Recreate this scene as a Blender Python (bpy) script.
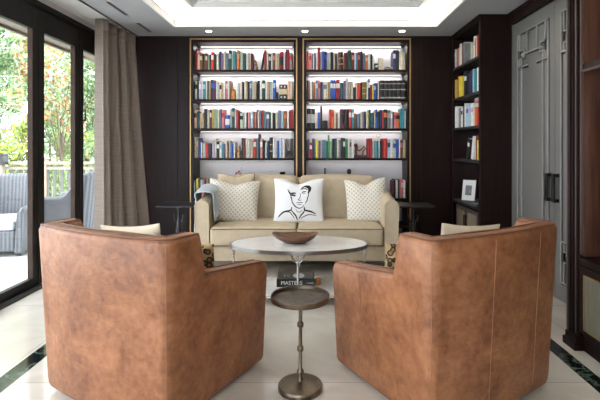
import bpy, bmesh, math, random
from mathutils import Vector, Matrix, Euler
random.seed(7)
PI = math.pi
for o in list(bpy.data.objects): bpy.data.objects.remove(o, do_unlink=True)
S = bpy.context.scene
COL = S.collection

# ------------------------------------------------------------------ camera
HC = 1.32
cam_d = bpy.data.cameras.new('camera'); cam = bpy.data.objects.new('camera', cam_d); COL.objects.link(cam)
cam.location = (0, 0, HC); cam.rotation_euler = (PI/2, 0, 0)
cam_d.sensor_width = 36; cam_d.lens = 27
cam_d.shift_x = -12/600; cam_d.shift_y = -55/600
cam_d.clip_start = .05; cam_d.clip_end = 200
S.camera = cam

# ------------------------------------------------------------------ world, sun, exposure
w = bpy.data.worlds.new('sky'); S.world = w; w.use_nodes = True
nt = w.node_tree; bg = nt.nodes['Background']
bg.inputs['Color'].default_value = (.86, .93, 1, 1); bg.inputs['Strength'].default_value = 7.0
sun_d = bpy.data.lights.new('sun', 'SUN'); sun_d.energy = 3.6; sun_d.angle = math.radians(3); sun_d.color = (1, .95, .86)
sun = bpy.data.objects.new('sun', sun_d); COL.objects.link(sun)
sun.rotation_euler = Vector((.55, -.45, .85)).to_track_quat('Z', 'Y').to_euler()
S.view_settings.view_transform = 'Standard'; S.view_settings.look = 'None'
S.view_settings.exposure = 0.30; S.view_settings.gamma = 1; S.view_settings.use_curve_mapping = False

DOWN = 13       # W of each downlight added out of view
COVE = 3.6        # W per metre of cove strip
SHELF = [3.1, 2.8, 2.2, 1.0, .3]   # W of each shelf strip, top to bottom

def area(name, loc, sx, sy, power, color=(1, .9, .78), rot=(0, 0, 0), spread=PI):
    d = bpy.data.lights.new(name, 'AREA'); d.shape = 'RECTANGLE'; d.size = sx; d.size_y = sy
    d.energy = power; d.color = color; d.spread = spread
    o = bpy.data.objects.new(name, d); o.location = loc; o.rotation_euler = rot; COL.objects.link(o)
    return o

# ------------------------------------------------------------------ materials
MATS = {}
def M(name, col, rough=.5, metal=0., var=.12, scale=8., bump=0., bscale=60., coat=0., spec=.5, sheen=0., stretch=None, emit=None, detail=4):
    if name in MATS: return MATS[name]
    m = bpy.data.materials.new(name); m.use_nodes = True; MATS[name] = m
    n = m.node_tree.nodes; l = m.node_tree.links; p = n['Principled BSDF']
    tc = n.new('ShaderNodeTexCoord'); mp = n.new('ShaderNodeMapping'); l.new(tc.outputs['Object'], mp.inputs[0])
    if stretch: mp.inputs['Scale'].default_value = stretch
    ns = n.new('ShaderNodeTexNoise'); ns.inputs['Scale'].default_value = scale; ns.inputs['Detail'].default_value = detail
    l.new(mp.outputs[0], ns.inputs['Vector'])
    cr = n.new('ShaderNodeValToRGB'); l.new(ns.outputs[0], cr.inputs[0])
    a = [max(0, c*(1-var)) for c in col]; b = [min(1, c*(1+var)) for c in col]
    cr.color_ramp.elements[0].position = .3; cr.color_ramp.elements[1].position = .7
    cr.color_ramp.elements[0].color = (*a, 1); cr.color_ramp.elements[1].color = (*b, 1)
    l.new(cr.outputs[0], p.inputs['Base Color'])
    p.inputs['Roughness'].default_value = rough; p.inputs['Metallic'].default_value = metal
    p.inputs['Coat Weight'].default_value = coat; p.inputs['Coat Roughness'].default_value = .08
    p.inputs['Specular IOR Level'].default_value = spec
    p.inputs['Sheen Weight'].default_value = sheen
    if bump:
        b2 = n.new('ShaderNodeTexNoise'); b2.inputs['Scale'].default_value = bscale; l.new(mp.outputs[0], b2.inputs['Vector'])
        bp = n.new('ShaderNodeBump'); bp.inputs['Strength'].default_value = bump; bp.inputs['Distance'].default_value = .01
        l.new(b2.outputs[0], bp.inputs['Height']); l.new(bp.outputs[0], p.inputs['Normal'])
    if emit:
        p.inputs['Emission Color'].default_value = (*emit[0], 1); p.inputs['Emission Strength'].default_value = emit[1]
    return m

def node_mat(name):
    m = bpy.data.materials.new(name); m.use_nodes = True; MATS[name] = m
    return m, m.node_tree.nodes, m.node_tree.links, m.node_tree.nodes['Principled BSDF']

def glass_mat(name, tint=(1, 1, 1), refl=.12):
    m, n, l, p = node_mat(name); n.remove(p)
    t = n.new('ShaderNodeBsdfTransparent'); t.inputs[0].default_value = (*tint, 1)
    g = n.new('ShaderNodeBsdfGlossy'); g.inputs['Roughness'].default_value = .02
    f = n.new('ShaderNodeLayerWeight'); pw = n.new('ShaderNodeMath'); pw.operation = 'POWER'; l.new(f.outputs['Facing'], pw.inputs[0]); pw.inputs[1].default_value = 4
    ma = n.new('ShaderNodeMath'); ma.operation = 'MULTIPLY_ADD'; l.new(pw.outputs[0], ma.inputs[0]); ma.inputs[1].default_value = .5; ma.inputs[2].default_value = .03
    mx = n.new('ShaderNodeMixShader'); l.new(ma.outputs[0], mx.inputs[0]); l.new(t.outputs[0], mx.inputs[1]); l.new(g.outputs[0], mx.inputs[2])
    l.new(mx.outputs[0], n['Material Output'].inputs[0]); return m
GLASS = glass_mat('window_glass')
VASEGLASS = glass_mat('vase_glass', (.86, .86, .85))

def floor_mat():
    m, n, l, p = node_mat('cream_marble_floor')
    tc = n.new('ShaderNodeTexCoord')
    ns = n.new('ShaderNodeTexNoise'); ns.inputs['Scale'].default_value = 1.1; ns.inputs['Detail'].default_value = 8; ns.inputs['Distortion'].default_value = 1.2
    l.new(tc.outputs['Object'], ns.inputs['Vector'])
    cr = n.new('ShaderNodeValToRGB'); l.new(ns.outputs[0], cr.inputs[0]); e = cr.color_ramp.elements
    e[0].position = .3; e[0].color = (.47, .425, .36, 1); e[1].position = .62; e[1].color = (.68, .64, .575, 1)
    br = n.new('ShaderNodeTexBrick'); br.offset = 0; br.inputs['Scale'].default_value = 1
    br.inputs['Brick Width'].default_value = 1.2; br.inputs['Row Height'].default_value = 1.2
    br.inputs['Mortar Size'].default_value = .002; br.inputs['Mortar Smooth'].default_value = 0
    br.inputs['Color1'].default_value = (1, 1, 1, 1); br.inputs['Color2'].default_value = (.9, .9, .9, 1); br.inputs['Mortar'].default_value = (.5, .47, .42, 1)
    mp = n.new('ShaderNodeMapping'); mp.inputs['Location'].default_value = (.60, -.1, 0); l.new(tc.outputs['Object'], mp.inputs[0]); l.new(mp.outputs[0], br.inputs['Vector'])
    mx = n.new('ShaderNodeMix'); mx.data_type = 'RGBA'; mx.blend_type = 'MULTIPLY'; mx.inputs[0].default_value = 1
    l.new(cr.outputs[0], mx.inputs[6]); l.new(br.outputs[0], mx.inputs[7]); l.new(mx.outputs[2], p.inputs['Base Color'])
    p.inputs['Roughness'].default_value = .1; p.inputs['Specular IOR Level'].default_value = .6
    return m
FLOOR = floor_mat()

def vein_mat(name, base, vein, rough=.1, scale=3.):
    m, n, l, p = node_mat(name)
    tc = n.new('ShaderNodeTexCoord'); ns = n.new('ShaderNodeTexNoise'); ns.inputs['Scale'].default_value = scale; ns.inputs['Detail'].default_value = 10; ns.inputs['Distortion'].default_value = 2
    l.new(tc.outputs['Object'], ns.inputs['Vector'])
    cr = n.new('ShaderNodeValToRGB'); l.new(ns.outputs[0], cr.inputs[0]); e = cr.color_ramp.elements
    e[0].position = .46; e[0].color = (*base, 1); e[1].position = .54; e[1].color = (*base, 1)
    x = cr.color_ramp.elements.new(.5); x.color = (*vein, 1)
    l.new(cr.outputs[0], p.inputs['Base Color']); p.inputs['Roughness'].default_value = rough
    return m
BLACKMARBLE = vein_mat('black_green_marble', (.008, .012, .011), (.09, .14, .12), .07)
WHITEMARBLE = vein_mat('white_marble', (.76, .74, .72), (.68, .66, .63), .08, 2.2)

def leather_mat():
    m, n, l, p = node_mat('cognac_leather')
    tc = n.new('ShaderNodeTexCoord')
    a = n.new('ShaderNodeTexNoise'); a.inputs['Scale'].default_value = 4.5; a.inputs['Detail'].default_value = 9; a.inputs['Roughness'].default_value = .65; a.inputs['Distortion'].default_value = .6
    b = n.new('ShaderNodeTexNoise'); b.inputs['Scale'].default_value = 28; b.inputs['Detail'].default_value = 6
    l.new(tc.outputs['Object'], a.inputs['Vector']); l.new(tc.outputs['Object'], b.inputs['Vector'])
    mx = n.new('ShaderNodeMix'); mx.inputs[0].default_value = .35; l.new(a.outputs[0], mx.inputs[2]); l.new(b.outputs[0], mx.inputs[3])
    cr = n.new('ShaderNodeValToRGB'); l.new(mx.outputs[0], cr.inputs[0]); e = cr.color_ramp.elements
    e[0].position = .34; e[0].color = (.135, .044, .016, 1); e[1].position = .68; e[1].color = (.38, .165, .075, 1)
    x = e.new(.5); x.color = (.255, .098, .040, 1)
    l.new(cr.outputs[0], p.inputs['Base Color'])
    rr = n.new('ShaderNodeMapRange'); rr.inputs[3].default_value = .55; rr.inputs[4].default_value = .36; l.new(a.outputs[0], rr.inputs[0]); l.new(rr.outputs[0], p.inputs['Roughness'])
    v = n.new('ShaderNodeTexVoronoi'); v.inputs['Scale'].default_value = 220; l.new(tc.outputs['Object'], v.inputs['Vector'])
    add = n.new('ShaderNodeMath'); add.operation = 'MULTIPLY_ADD'; add.inputs[1].default_value = 6; l.new(b.outputs[0], add.inputs[0]); l.new(v.outputs[0], add.inputs[2])
    bp = n.new('ShaderNodeBump'); bp.inputs['Strength'].default_value = .25; bp.inputs['Distance'].default_value = .004
    l.new(add.outputs[0], bp.inputs['Height']); l.new(bp.outputs[0], p.inputs['Normal'])
    return m
LEATHER = leather_mat()

def lattice_mat():   # cream cloth printed with a lattice of small taupe lozenges
    m, n, l, p = node_mat('lozenge_print_cloth')
    tc = n.new('ShaderNodeTexCoord'); sp = n.new('ShaderNodeSeparateXYZ'); l.new(tc.outputs['Object'], sp.inputs[0])
    def math_(op, a, b=None):
        q = n.new('ShaderNodeMath'); q.operation = op
        for i, s in enumerate((a, b)):
            if s is None: continue
            if isinstance(s, (int, float)): q.inputs[i].default_value = s
            else: l.new(s, q.inputs[i])
        return q.outputs[0]
    k = 2*PI/.047
    u = math_('SINE', math_('MULTIPLY', sp.outputs[0], k))
    v = math_('SINE', math_('MULTIPLY', sp.outputs[2], k))
    d = math_('MULTIPLY', u, v); g = math_('GREATER_THAN', d, .25)
    mx = n.new('ShaderNodeMix'); mx.data_type = 'RGBA'; l.new(g, mx.inputs[0])
    mx.inputs[6].default_value = (.70, .66, .58, 1); mx.inputs[7].default_value = (.47, .42, .34, 1)
    l.new(mx.outputs[2], p.inputs['Base Color']); p.inputs['Roughness'].default_value = .85
    return m
LATTICE = lattice_mat()

def leopard_mat():
    m, n, l, p = node_mat('leopard_print_velvet')
    tc = n.new('ShaderNodeTexCoord'); v = n.new('ShaderNodeTexVoronoi'); v.inputs['Scale'].default_value = 27; v.feature = 'F1'
    l.new(tc.outputs['Object'], v.inputs['Vector'])
    cr = n.new('ShaderNodeValToRGB'); l.new(v.outputs[0], cr.inputs[0]); e = cr.color_ramp.elements; cr.color_ramp.interpolation = 'CONSTANT'
    e[0].position = 0; e[0].color = (.26, .14, .05, 1); e[1].position = .30; e[1].color = (.03, .015, .01, 1)
    x = e.new(.5); x.color = (.50, .37, .19, 1)
    l.new(cr.outputs[0], p.inputs['Base Color']); p.inputs['Roughness'].default_value = .8
    return m
LEOPARD = leopard_mat()

def curtain_mat():
    m, n, l, p = node_mat('taupe_silk')
    tc = n.new('ShaderNodeTexCoord'); mp = n.new('ShaderNodeMapping'); mp.inputs['Scale'].default_value = (5, 5, 110); l.new(tc.outputs['Object'], mp.inputs[0])
    ns = n.new('ShaderNodeTexNoise'); ns.inputs['Scale'].default_value = 1; ns.inputs['Detail'].default_value = 4; l.new(mp.outputs[0], ns.inputs['Vector'])
    cr = n.new('ShaderNodeValToRGB'); l.new(ns.outputs[0], cr.inputs[0]); e = cr.color_ramp.elements
    e[0].position = .2; e[0].color = (.18, .137, .108, 1); e[1].position = .85; e[1].color = (.27, .215, .172, 1)
    l.new(cr.outputs[0], p.inputs['Base Color']); p.inputs['Roughness'].default_value = .55; p.inputs['Sheen Weight'].default_value = .25
    return m
CURTAIN = curtain_mat()

def wicker_mat():
    m, n, l, p = node_mat('grey_wicker')
    tc = n.new('ShaderNodeTexCoord')
    wv = n.new('ShaderNodeTexWave'); wv.wave_type = 'BANDS'; wv.bands_direction = 'X'; wv.inputs['Scale'].default_value = 7; wv.inputs['Distortion'].default_value = .5
    w2 = n.new('ShaderNodeTexWave'); w2.bands_direction = 'Z'; w2.inputs['Scale'].default_value = 16
    l.new(tc.outputs['Object'], wv.inputs['Vector']); l.new(tc.outputs['Object'], w2.inputs['Vector'])
    mx = n.new('ShaderNodeMix'); mx.inputs[0].default_value = .3; l.new(wv.outputs[1], mx.inputs[2]); l.new(w2.outputs[1], mx.inputs[3])
    cr = n.new('ShaderNodeValToRGB'); l.new(mx.outputs[0], cr.inputs[0]); e = cr.color_ramp.elements
    e[0].color = (.05, .055, .06, 1); e[1].color = (.155, .163, .175, 1)
    l.new(cr.outputs[0], p.inputs['Base Color']); p.inputs['Roughness'].default_value = .6
    return m
WICKER = wicker_mat()

WOOD = M('espresso_wood', (.012, .0045, .004), .42, spec=.2, var=.28, scale=5, stretch=(6, 6, .5))
WOODRED = M('warm_walnut_veneer', (.085, .036, .022), .3, var=.35, scale=5, stretch=(7, 7, .6))
WOODTRIM = M('umber_wood_moulding', (.075, .05, .043), .4, var=.15, scale=5, stretch=(6, 6, .5))
GOLD = M('brushed_brass', (.42, .28, .13), .38, metal=.75, var=.1)
SHELFBACK = M('white_lacquer_back', (.60, .58, .60), .6, var=.02)
SHELFDARK = M('black_brown_back', (.022, .02, .02), .5, var=.2)
CEIL = M('soffit_paint', (.42, .425, .435), .8, var=.02)
TRAY = M('white_ceiling_paint', (.86, .85, .82), .7, var=.01)
MOULD = M('white_plaster_moulding', (.78, .78, .77), .6, var=.02)
FRAME = M('dark_bronze_frame', (.012, .010, .009), .55, spec=.25, var=.15)
FRAME_LIT = M('frame_edge_painted_daylight', (.05, .035, .028), .8, spec=.1, var=.12)  # daylight on the stile edges, painted in as a lighter brown
GREYDOOR = M('grey_lacquer', (.145, .139, .134), .36, var=.03, scale=3)
GREYMOULD = M('lacquer_painted_bevel_light', (.32, .31, .30), .22, var=.03)  # door lacquer lightened, bright bevels of the fret bars put into the colour
BLACK = M('black_metal', (.008, .008, .008), .35, var=.1)
WHITEPAINT = M('white_wall_paint', (.72, .71, .68), .7, var=.02)
SOFA = M('oatmeal_cotton', (.50, .41, .29), .85, var=.07, scale=14, bump=.12, bscale=500)
SOFAPIPE = M('umber_piping', (.17, .12, .075), .8, var=.1)
CREAMCLOTH = M('cream_linen', (.68, .60, .47), .85, var=.06, scale=12, bump=.12, bscale=400)
WHITECLOTH = M('white_cotton', (.80, .80, .80), .85, var=.02, bump=.08, bscale=300)
INK = M('black_ink', (.012, .013, .02), .8, var=.2)
THROW = M('pale_blue_wool', (.46, .52, .56), .95, var=.1, scale=30, bump=.3, bscale=200)
STEEL = M('brushed_steel', (.55, .53, .50), .25, metal=1, var=.08)
BRONZE = M('aged_bronze', (.16, .125, .09), .33, metal=.9, var=.22, scale=18)
BRONZETOP = M('tarnished_bronze_tray', (.12, .105, .085), .45, metal=.8, var=.3, scale=26)
DARKBRONZE = M('dark_patina_bronze', (.035, .033, .036), .38, metal=.5, var=.3, scale=20)
BOWLWOOD = M('carved_walnut_bowl', (.13, .055, .024), .32, var=.5, scale=9, stretch=(1, 6, 6))
SEAM = M('leather_seam', (.27, .12, .055), .5, var=.1)
LINENPANEL = M('taupe_grasscloth', (.27, .225, .165), .7, var=.15, scale=60, stretch=(1, 1, .15))
DARKLEG = M('ebonised_leg', (.02, .014, .011), .35, var=.2)
PAGES = M('book_pages', (.70, .66, .56), .9, var=.1, scale=80)
LAMP = M('downlight_lens', (.9, .9, .9), .5, emit=((1, .93, .82), 14))
LED = M('led_tape', (.9, .9, .9), .5, emit=((1, .95, .9), .9))
DECK = M('pale_stone_deck', (.62, .61, .59), .7, var=.05, scale=3)
RAILM = M('weathered_cedar', (.24, .20, .15), .7, var=.2, scale=6)
BALM = M('grey_baluster_wood', (.09, .09, .085), .7, var=.2)
BARK = M('tree_bark', (.10, .075, .05), .9, var=.3)
LAWN = M('lawn_green', (.10, .17, .05), .95, var=.4, scale=3)
EAVE = M('cedar_eave', (.24, .20, .15), .7, var=.15)
SCREEN = M('black_television_glass', (.006, .006, .007), .08, var=.05)
AMBER = M('amber_glass', (.42, .15, .03), .2, var=.2)

# ------------------------------------------------------------------ mesh helper
class MB:
    def __init__(s): s.v = []; s.f = []; s.m = []
    def add(s, vs, fs, mi=0):
        k = len(s.v); s.v += [tuple(v) for v in vs]
        for f in fs: s.f.append(tuple(i+k for i in f)); s.m.append(mi)
        return s
    def box(s, x0, x1, y0, y1, z0, z1, mi=0):
        vs = [(x0,y0,z0),(x1,y0,z0),(x1,y1,z0),(x0,y1,z0),(x0,y0,z1),(x1,y0,z1),(x1,y1,z1),(x0,y1,z1)]
        return s.add(vs, [(0,3,2,1),(4,5,6,7),(0,1,5,4),(1,2,6,5),(2,3,7,6),(3,0,4,7)], mi)
    def lathe(s, prof, c=(0,0,0), n=40, mi=0, sx=1, sy=1):
        vs = []; fs = []; k = len(prof)
        for i in range(n):
            a = 2*PI*i/n
            for r, z in prof: vs.append((c[0]+r*math.cos(a)*sx, c[1]+r*math.sin(a)*sy, c[2]+z))
        for i in range(n):
            j = (i+1) % n
            for q in range(k-1): fs.append((i*k+q, j*k+q, j*k+q+1, i*k+q+1))
        fs.append(tuple(i*k for i in reversed(range(n)))); fs.append(tuple(i*k+k-1 for i in range(n)))
        return s.add(vs, fs, mi)
    def tube(s, pts, r, n=8, mi=0, closed=False):
        pts = [Vector(p) for p in pts]; N = len(pts); vs = []; fs = []
        rs = r if isinstance(r, (list, tuple)) else [r]*N
        prev = None
        for i, p in enumerate(pts):
            if closed: t = pts[(i+1) % N]-pts[i-1]
            else: t = pts[min(i+1, N-1)]-pts[max(i-1, 0)]
            t.normalize()
            if prev is None:
                up = Vector((0,0,1)) if abs(t.z) < .9 else Vector((1,0,0)); a = t.cross(up).normalized()
            else:
                a = prev-t*prev.dot(t); a.normalize()
            prev = a; b = t.cross(a)
            for q in range(n):
                th = 2*PI*q/n; vs.append(p+(a*math.cos(th)+b*math.sin(th))*rs[i])
        for i in range(N if closed else N-1):
            j = (i+1) % N
            for q in range(n):
                w2 = (q+1) % n; fs.append((i*n+q, i*n+w2, j*n+w2, j*n+q))
        if not closed: fs.append(tuple(reversed(range(n)))); fs.append(tuple((N-1)*n+q for q in range(n)))
        return s.add(vs, fs, mi)
    def grid(s, fn, nu, nv, mi=0, closed_u=False):
        vs = [fn(i/nu, j/nv) for i in range(nu+(0 if closed_u else 1)) for j in range(nv+1)]
        fs = []; K = nv+1; U = nu+(0 if closed_u else 1)
        for i in range(nu):
            a = i; b = (i+1) % U
            for j in range(nv): fs.append((a*K+j, b*K+j, b*K+j+1, a*K+j+1))
        return s.add(vs, fs, mi)
    def prism(s, poly, z0, z1, mi=0):
        n = len(poly); vs = [(x,y,z0) for x,y in poly]+[(x,y,z1) for x,y in poly]
        fs = [tuple(reversed(range(n))), tuple(range(n,2*n))]+[(i,(i+1)%n,n+(i+1)%n,n+i) for i in range(n)]
        return s.add(vs, fs, mi)
    def rbox(s, c, half, r, puff=(0,0,0), n=10, mi=0):   # rounded, puffed box: cushions and upholstery
        c = Vector(c); idx = {}; vs = []; fs = []
        def V(p):
            k = tuple(round(q, 5) for q in p)
            if k in idx: return idx[k]
            P = [p[i]*half[i] for i in range(3)]
            inn = [max(-half[i]+r, min(half[i]-r, P[i])) for i in range(3)]
            d = Vector([P[i]-inn[i] for i in range(3)])
            if d.length > 1e-9: d = d.normalized()*r
            q = Vector(inn)+d
            for i in range(3):
                j, kk = [t for t in range(3) if t != i]
                q[i] += puff[i]*p[i]*(1-p[j]**2)*(1-p[kk]**2)
            idx[k] = len(vs); vs.append(c+q); return idx[k]
        # grid lines denser at the rounded ends
        def line(i):
            h = half[i]; e = r/h; a = [-1, -1+e*.3, -1+e*.65, -1+e]; b = [-x for x in reversed(a)]
            mid = [-1+e+(2-2*e)*t/n for t in range(1, n)]
            return a+mid+b
        L = [line(i) for i in range(3)]
        for ax in range(3):
            j, k = [t for t in range(3) if t != ax]
            for sg in (-1, 1):
                for a in range(len(L[j])-1):
                    for b in range(len(L[k])-1):
                        q = []
                        for (aa, bb) in ((a,b),(a+1,b),(a+1,b+1),(a,b+1)):
                            p = [0,0,0]; p[ax] = sg; p[j] = L[j][aa]; p[k] = L[k][bb]; q.append(V(p))
                        flip = (sg > 0) == (ax == 1)
                        fs.append(tuple(reversed(q)) if flip else tuple(q))
        return s.add(vs, fs, mi)
    def ring(s, x0, x1, y0, y1, prof, mi=0):  # prof: (offset outwards, z) swept round a rectangle with mitred corners
        vs = []; fs = []; k = len(prof)
        for (x, sx, y, sy) in ((x0,-1,y0,-1),(x1,1,y0,-1),(x1,1,y1,1),(x0,-1,y1,1)):
            for o, z in prof: vs.append((x+sx*o, y+sy*o, z))
        for i in range(4):
            j = (i+1) % 4
            for q in range(k-1): fs.append((i*k+q, j*k+q, j*k+q+1, i*k+q+1))
        return s.add(vs, fs, mi)
    def xf(s, M4):
        s.v = [tuple(M4 @ Vector(v)) for v in s.v]; return s
    def build(s, name, mats, parent=None, smooth=False, bevel=0, solid=0, loc=None, rot=None, weld=False, angle=40):
        me = bpy.data.meshes.new(name); me.from_pydata(s.v, [], s.f)
        if not isinstance(mats, (list, tuple)): mats = [mats]
        for m in mats: me.materials.append(m)
        me.polygons.foreach_set('material_index', s.m)
        bm = bmesh.new(); bm.from_mesh(me)
        if weld: bmesh.ops.remove_doubles(bm, verts=bm.verts, dist=1e-5)
        bmesh.ops.recalc_face_normals(bm, faces=bm.faces); bm.to_mesh(me); bm.free()
        if smooth:
            me.polygons.foreach_set('use_smooth', [True]*len(me.polygons))
            try: me.set_sharp_from_angle(angle=math.radians(angle))
            except Exception: pass
        o = bpy.data.objects.new(name, me); COL.objects.link(o)
        if parent: o.parent = parent
        if loc: o.location = loc
        if rot: o.rotation_euler = rot
        if solid:
            md = o.modifiers.new('solid', 'SOLIDIFY'); md.thickness = solid; md.offset = 0
        if bevel:
            md = o.modifiers.new('bevel', 'BEVEL'); md.width = bevel; md.segments = 2; md.limit_method = 'ANGLE'
        return o

def tag(o, label=None, cat=None, group=None, kind=None):
    if label: o['label'] = label
    if cat: o['category'] = cat
    if group: o['group'] = group
    if kind: o['kind'] = kind
    return o
def empty(name, loc, rz=0):
    o = bpy.data.objects.new(name, None); COL.objects.link(o); o.location = loc; o.rotation_euler = (0,0,rz); o.empty_display_size = .1; return o
def struct(name, mb, mats, **k): return tag(mb.build(name, mats, **k), kind='structure')
def copy_tree(o, parent=None):
    c = o.copy(); COL.objects.link(c)
    if parent: c.parent = parent
    for ch in list(o.children): copy_tree(ch, c)
    return c

H = 2.70
YW = 5.70      # face of the rear joinery
# ================================================================== SETTING
struct('floor', MB().box(-2.68, 2.9, -3.0, 6.1, -.1, 0), FLOOR)
struct('trim_1', MB().box(-1.77, -1.66, -3, 5.25, 0, .0015), BLACKMARBLE)
struct('trim_2', MB().box(1.53, 1.63, -3, 5.25, 0, .0015), BLACKMARBLE)
struct('trim_3', MB().box(-1.77, 1.63, 5.25, 5.35, 0, .0015), BLACKMARBLE)
# rear wall: dark panelling with the two bookcase recesses left open
b = MB()
B1 = (-1.53, -.202); B2 = (-.103, 1.235); ZT = 2.655
b.box(-2.75, B1[0], YW, 6.05, 0, H+.1); b.box(B2[1], 2.75, YW, 6.05, 0, H+.1)
b.box(B1[1], B2[0], YW, 6.05, 0, ZT); b.box(B1[0], B2[1], YW, 6.05, ZT, H+.1)
b.box(-2.75, 2.75, 6.05, 6.12, 0, H+.1)
for x0, x1 in ((-2.2, -1.70), (-1.66, -1.56), (1.27, 1.33), (1.38, 1.75)):
    b.box(x0, x1, YW-.008, YW, .12, 2.60)
struct('wall_back', b, WOOD, bevel=.002)
struct('baseboard_back', MB().box(-2.5, B1[0]-.01, YW-.02, YW, 0, .12).box(B2[1]+.01, 1.75, YW-.02, YW, 0, .12), WOOD, bevel=.003)
# ceiling: soffit round a recessed tray with cove
TX0, TX1, TY0, TY1 = -1.60, 1.45, -.6, 5.22
CX0 = -2.20
b = MB()
b.box(CX0, TX0, -3, YW, H, H+.035); b.box(TX1, 2.9, -3, YW, H, H+.035)
b.box(TX0, TX1, TY1, YW, H, H+.035); b.box(TX0, TX1, -3, TY0, H, H+.035)
struct('ceiling', b, CEIL)
b = MB()
b.ring(TX0, TX1, TY0, TY1, [(.10, H+.035), (.10, H+.17), (.06, H+.19), (-.28, H+.19)])
struct('trim_4', b, TRAY)
b = MB()
b.ring(TX0, TX1, TY0, TY1, [(.012, H+.07), (.012, H-.0005), (.012, H-.006), (-.008, H-.008), (-.008, H+.006), (-.004, H+.010), (-.004, H+.06), (-.012, H+.066), (-.012, H+.074), (.012, H+.074), (.012, H+.07)])
struct('trim_5', b, M('fascia_paint', (.86, .86, .86), .6, var=.02))
b = MB()
b.ring(TX0, TX1, TY0, TY1, [(-.27, H+.195), (-.27, H+.130), (-.29, H+.127), (-.31, H+.145), (-.345, H+.162), (-.36, H+.175), (-.36, H+.195)])
struct('trim_6', b, MOULD)
struct('ceiling.001', MB().box(TX0+.27, TX1-.27, TY0+.27, TY1-.27, H+.185, H+.22), M('tray_field_paint', (.82, .82, .82), .7, var=.03, scale=4))
# fretwork ribs on the tray field
b = MB()
fx0, fx1, fy1 = TX0+.42, TX1-.42, TY1-.42
z = H+.178
for k in range(7):
    y = fy1-.1-.75*k
    b.tube([(fx0+.0, y, z), (fx0+.25, y, z), (fx0+.25, y-.2, z), (fx0+.55, y-.2, z), (fx0+.55, y, z), (fx1-.55, y, z), (fx1-.55, y-.2, z), (fx1-.25, y-.2, z), (fx1-.25, y, z), (fx1, y, z)], .012, 6)
    for cx in (fx0+.9, .5*(fx0+fx1), fx1-.9):
        b.tube([(cx+.16*math.cos(2*PI*q/20), y-.22+.16*math.sin(2*PI*q/20), z) for q in range(20)], .011, 6, closed=True)
struct('trim_7', b, MOULD, smooth=True)
struct('ceiling.002', MB().box(-2.75, 2.95, -3, 6.12, H+.225, H+.3), WHITEPAINT)
for (cx, cy, sx, sy) in (((TX0+TX1)/2, TY1+.05, TX1-TX0, .04), ((TX0+TX1)/2, TY0-.05, TX1-TX0, .04), (TX0-.05, (TY0+TY1)/2, .04, TY1-TY0), (TX1+.05, (TY0+TY1)/2, .04, TY1-TY0)):
    area('cove_light', (cx, cy, H+.05), sx, sy, COVE*max(sx, sy), (1, .93, .82), (PI, 0, 0))
# curtain pocket and wall over the doors
XD = -2.55
b = MB(); b.box(-2.75, XD, -3, YW, 2.655, H+.25); 
struct('trim_12', MB().box(XD, CX0, -3, YW, H+.02, H+.12), TRAY)
struct('wall_left', b, WHITEPAINT)
struct('trim_8', MB().box(CX0-.012, CX0+.0, -3, YW, H-.012, H+.02), M('dark_track', (.06, .05, .045), .5))
b = MB(); b.box(-2.68, XD, -3, YW, 2.57, 2.655); b.box(XD, XD+.035, -3, YW, 2.61, 2.63); b.box(XD, XD+.02, -3, YW, 2.645, 2.655)
struct('trim_9', b, FRAME, bevel=.002)
b = MB(); b.box(-2.70, -2.49, -3, YW, -.01, .018); b.box(-2.60, -2.58, -3, YW, .018, .032); b.box(-2.52, -2.50, -3, YW, .018, .028)
struct('trim_10', b, M('threshold_metal', (.07, .07, .072), .35, metal=.4))
# glazed door leaves
PW = .735
for k in range(11):
    y0 = 4.935-PW*k; y1 = y0+PW
    r = MB()
    st = .088
    r.box(-2.60, XD, y0+.002, y0+st, .02, 2.57); r.box(-2.60, XD, y1-st+.006, y1-.002, .02, 2.57)
    r.box(-2.60, XD, y0+st, y1-st+.006, 2.385, 2.57); r.box(-2.60, XD, y0+st, y1-st+.006, .02, .10)
    r.box(-2.602, XD-.003, y1-st, y1-st+.006, .10, 2.385, 1); r.box(XD, XD+.008, y0-.012, y0+.012, .03, 2.565)
    f = struct('door_%d' % (k+3), r, [FRAME, FRAME_LIT], bevel=.002)
    MB().box(-2.599, -2.592, y0+st-.01, y1-st+.01, .09, 2.39).build('glass_pane', GLASS, f)
    if k in (0, 4):
        h = MB(); h.box(XD, XD+.012, y0+.035, y0+.06, 1.55, 1.75); h.box(XD+.012, XD+.045, y0+.04, y0+.055, 1.58, 1.60); h.box(XD+.035, XD+.047, y0+.04, y0+.055, 1.58, 1.72)
        h.build('door_handle', BLACK, f, bevel=.002)
# right wall, header above the grey doors
XR = 2.10
b = MB(); b.box(XR+.05, 2.9, -3, YW, 0, H+.2)
b.box(XR, XR+.05, 3.05, 3.08, 0, 2.575); b.box(XR, XR+.05, 4.69, 4.73, 0, 2.575)
struct('wall_right', b, GREYDOOR)
struct('trim_11', MB().box(XR-.03, XR+.05, 2.9, 4.73, 2.575, H).box(XR-.045, XR-.03, 2.9, 4.73, 2.66, H), WOOD, bevel=.003)
# rear of the room, behind the camera: wall with an added window, placed to light the chair backs
b = MB(); b.box(-2.75, 2.9, -3.12, -3.0, 2.55, H+.25); b.box(-2.75, -2.45, -3.12, -3, 0, 2.55); b.box(-.05, 2.9, -3.12, -3, 0, 2.55); b.box(-2.45, -.05, -3.12, -3, 0, .08)
struct('wall_front', b, WHITEPAINT)
b = MB()
for k in range(3): x = -2.45+1.2*k; b.box(x-.04, x+.04, -3.1, -3.03, .08, 2.55)
b.box(-2.45, -.05, -3.1, -3.03, 2.48, 2.55); b.box(-2.45, -.05, -3.1, -3.03, .08, .16)
wn = struct('added_window_1', b, FRAME); MB().box(-2.45, -.05, -3.07, -3.06, .1, 2.5).build('glass_pane', GLASS, wn)

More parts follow.
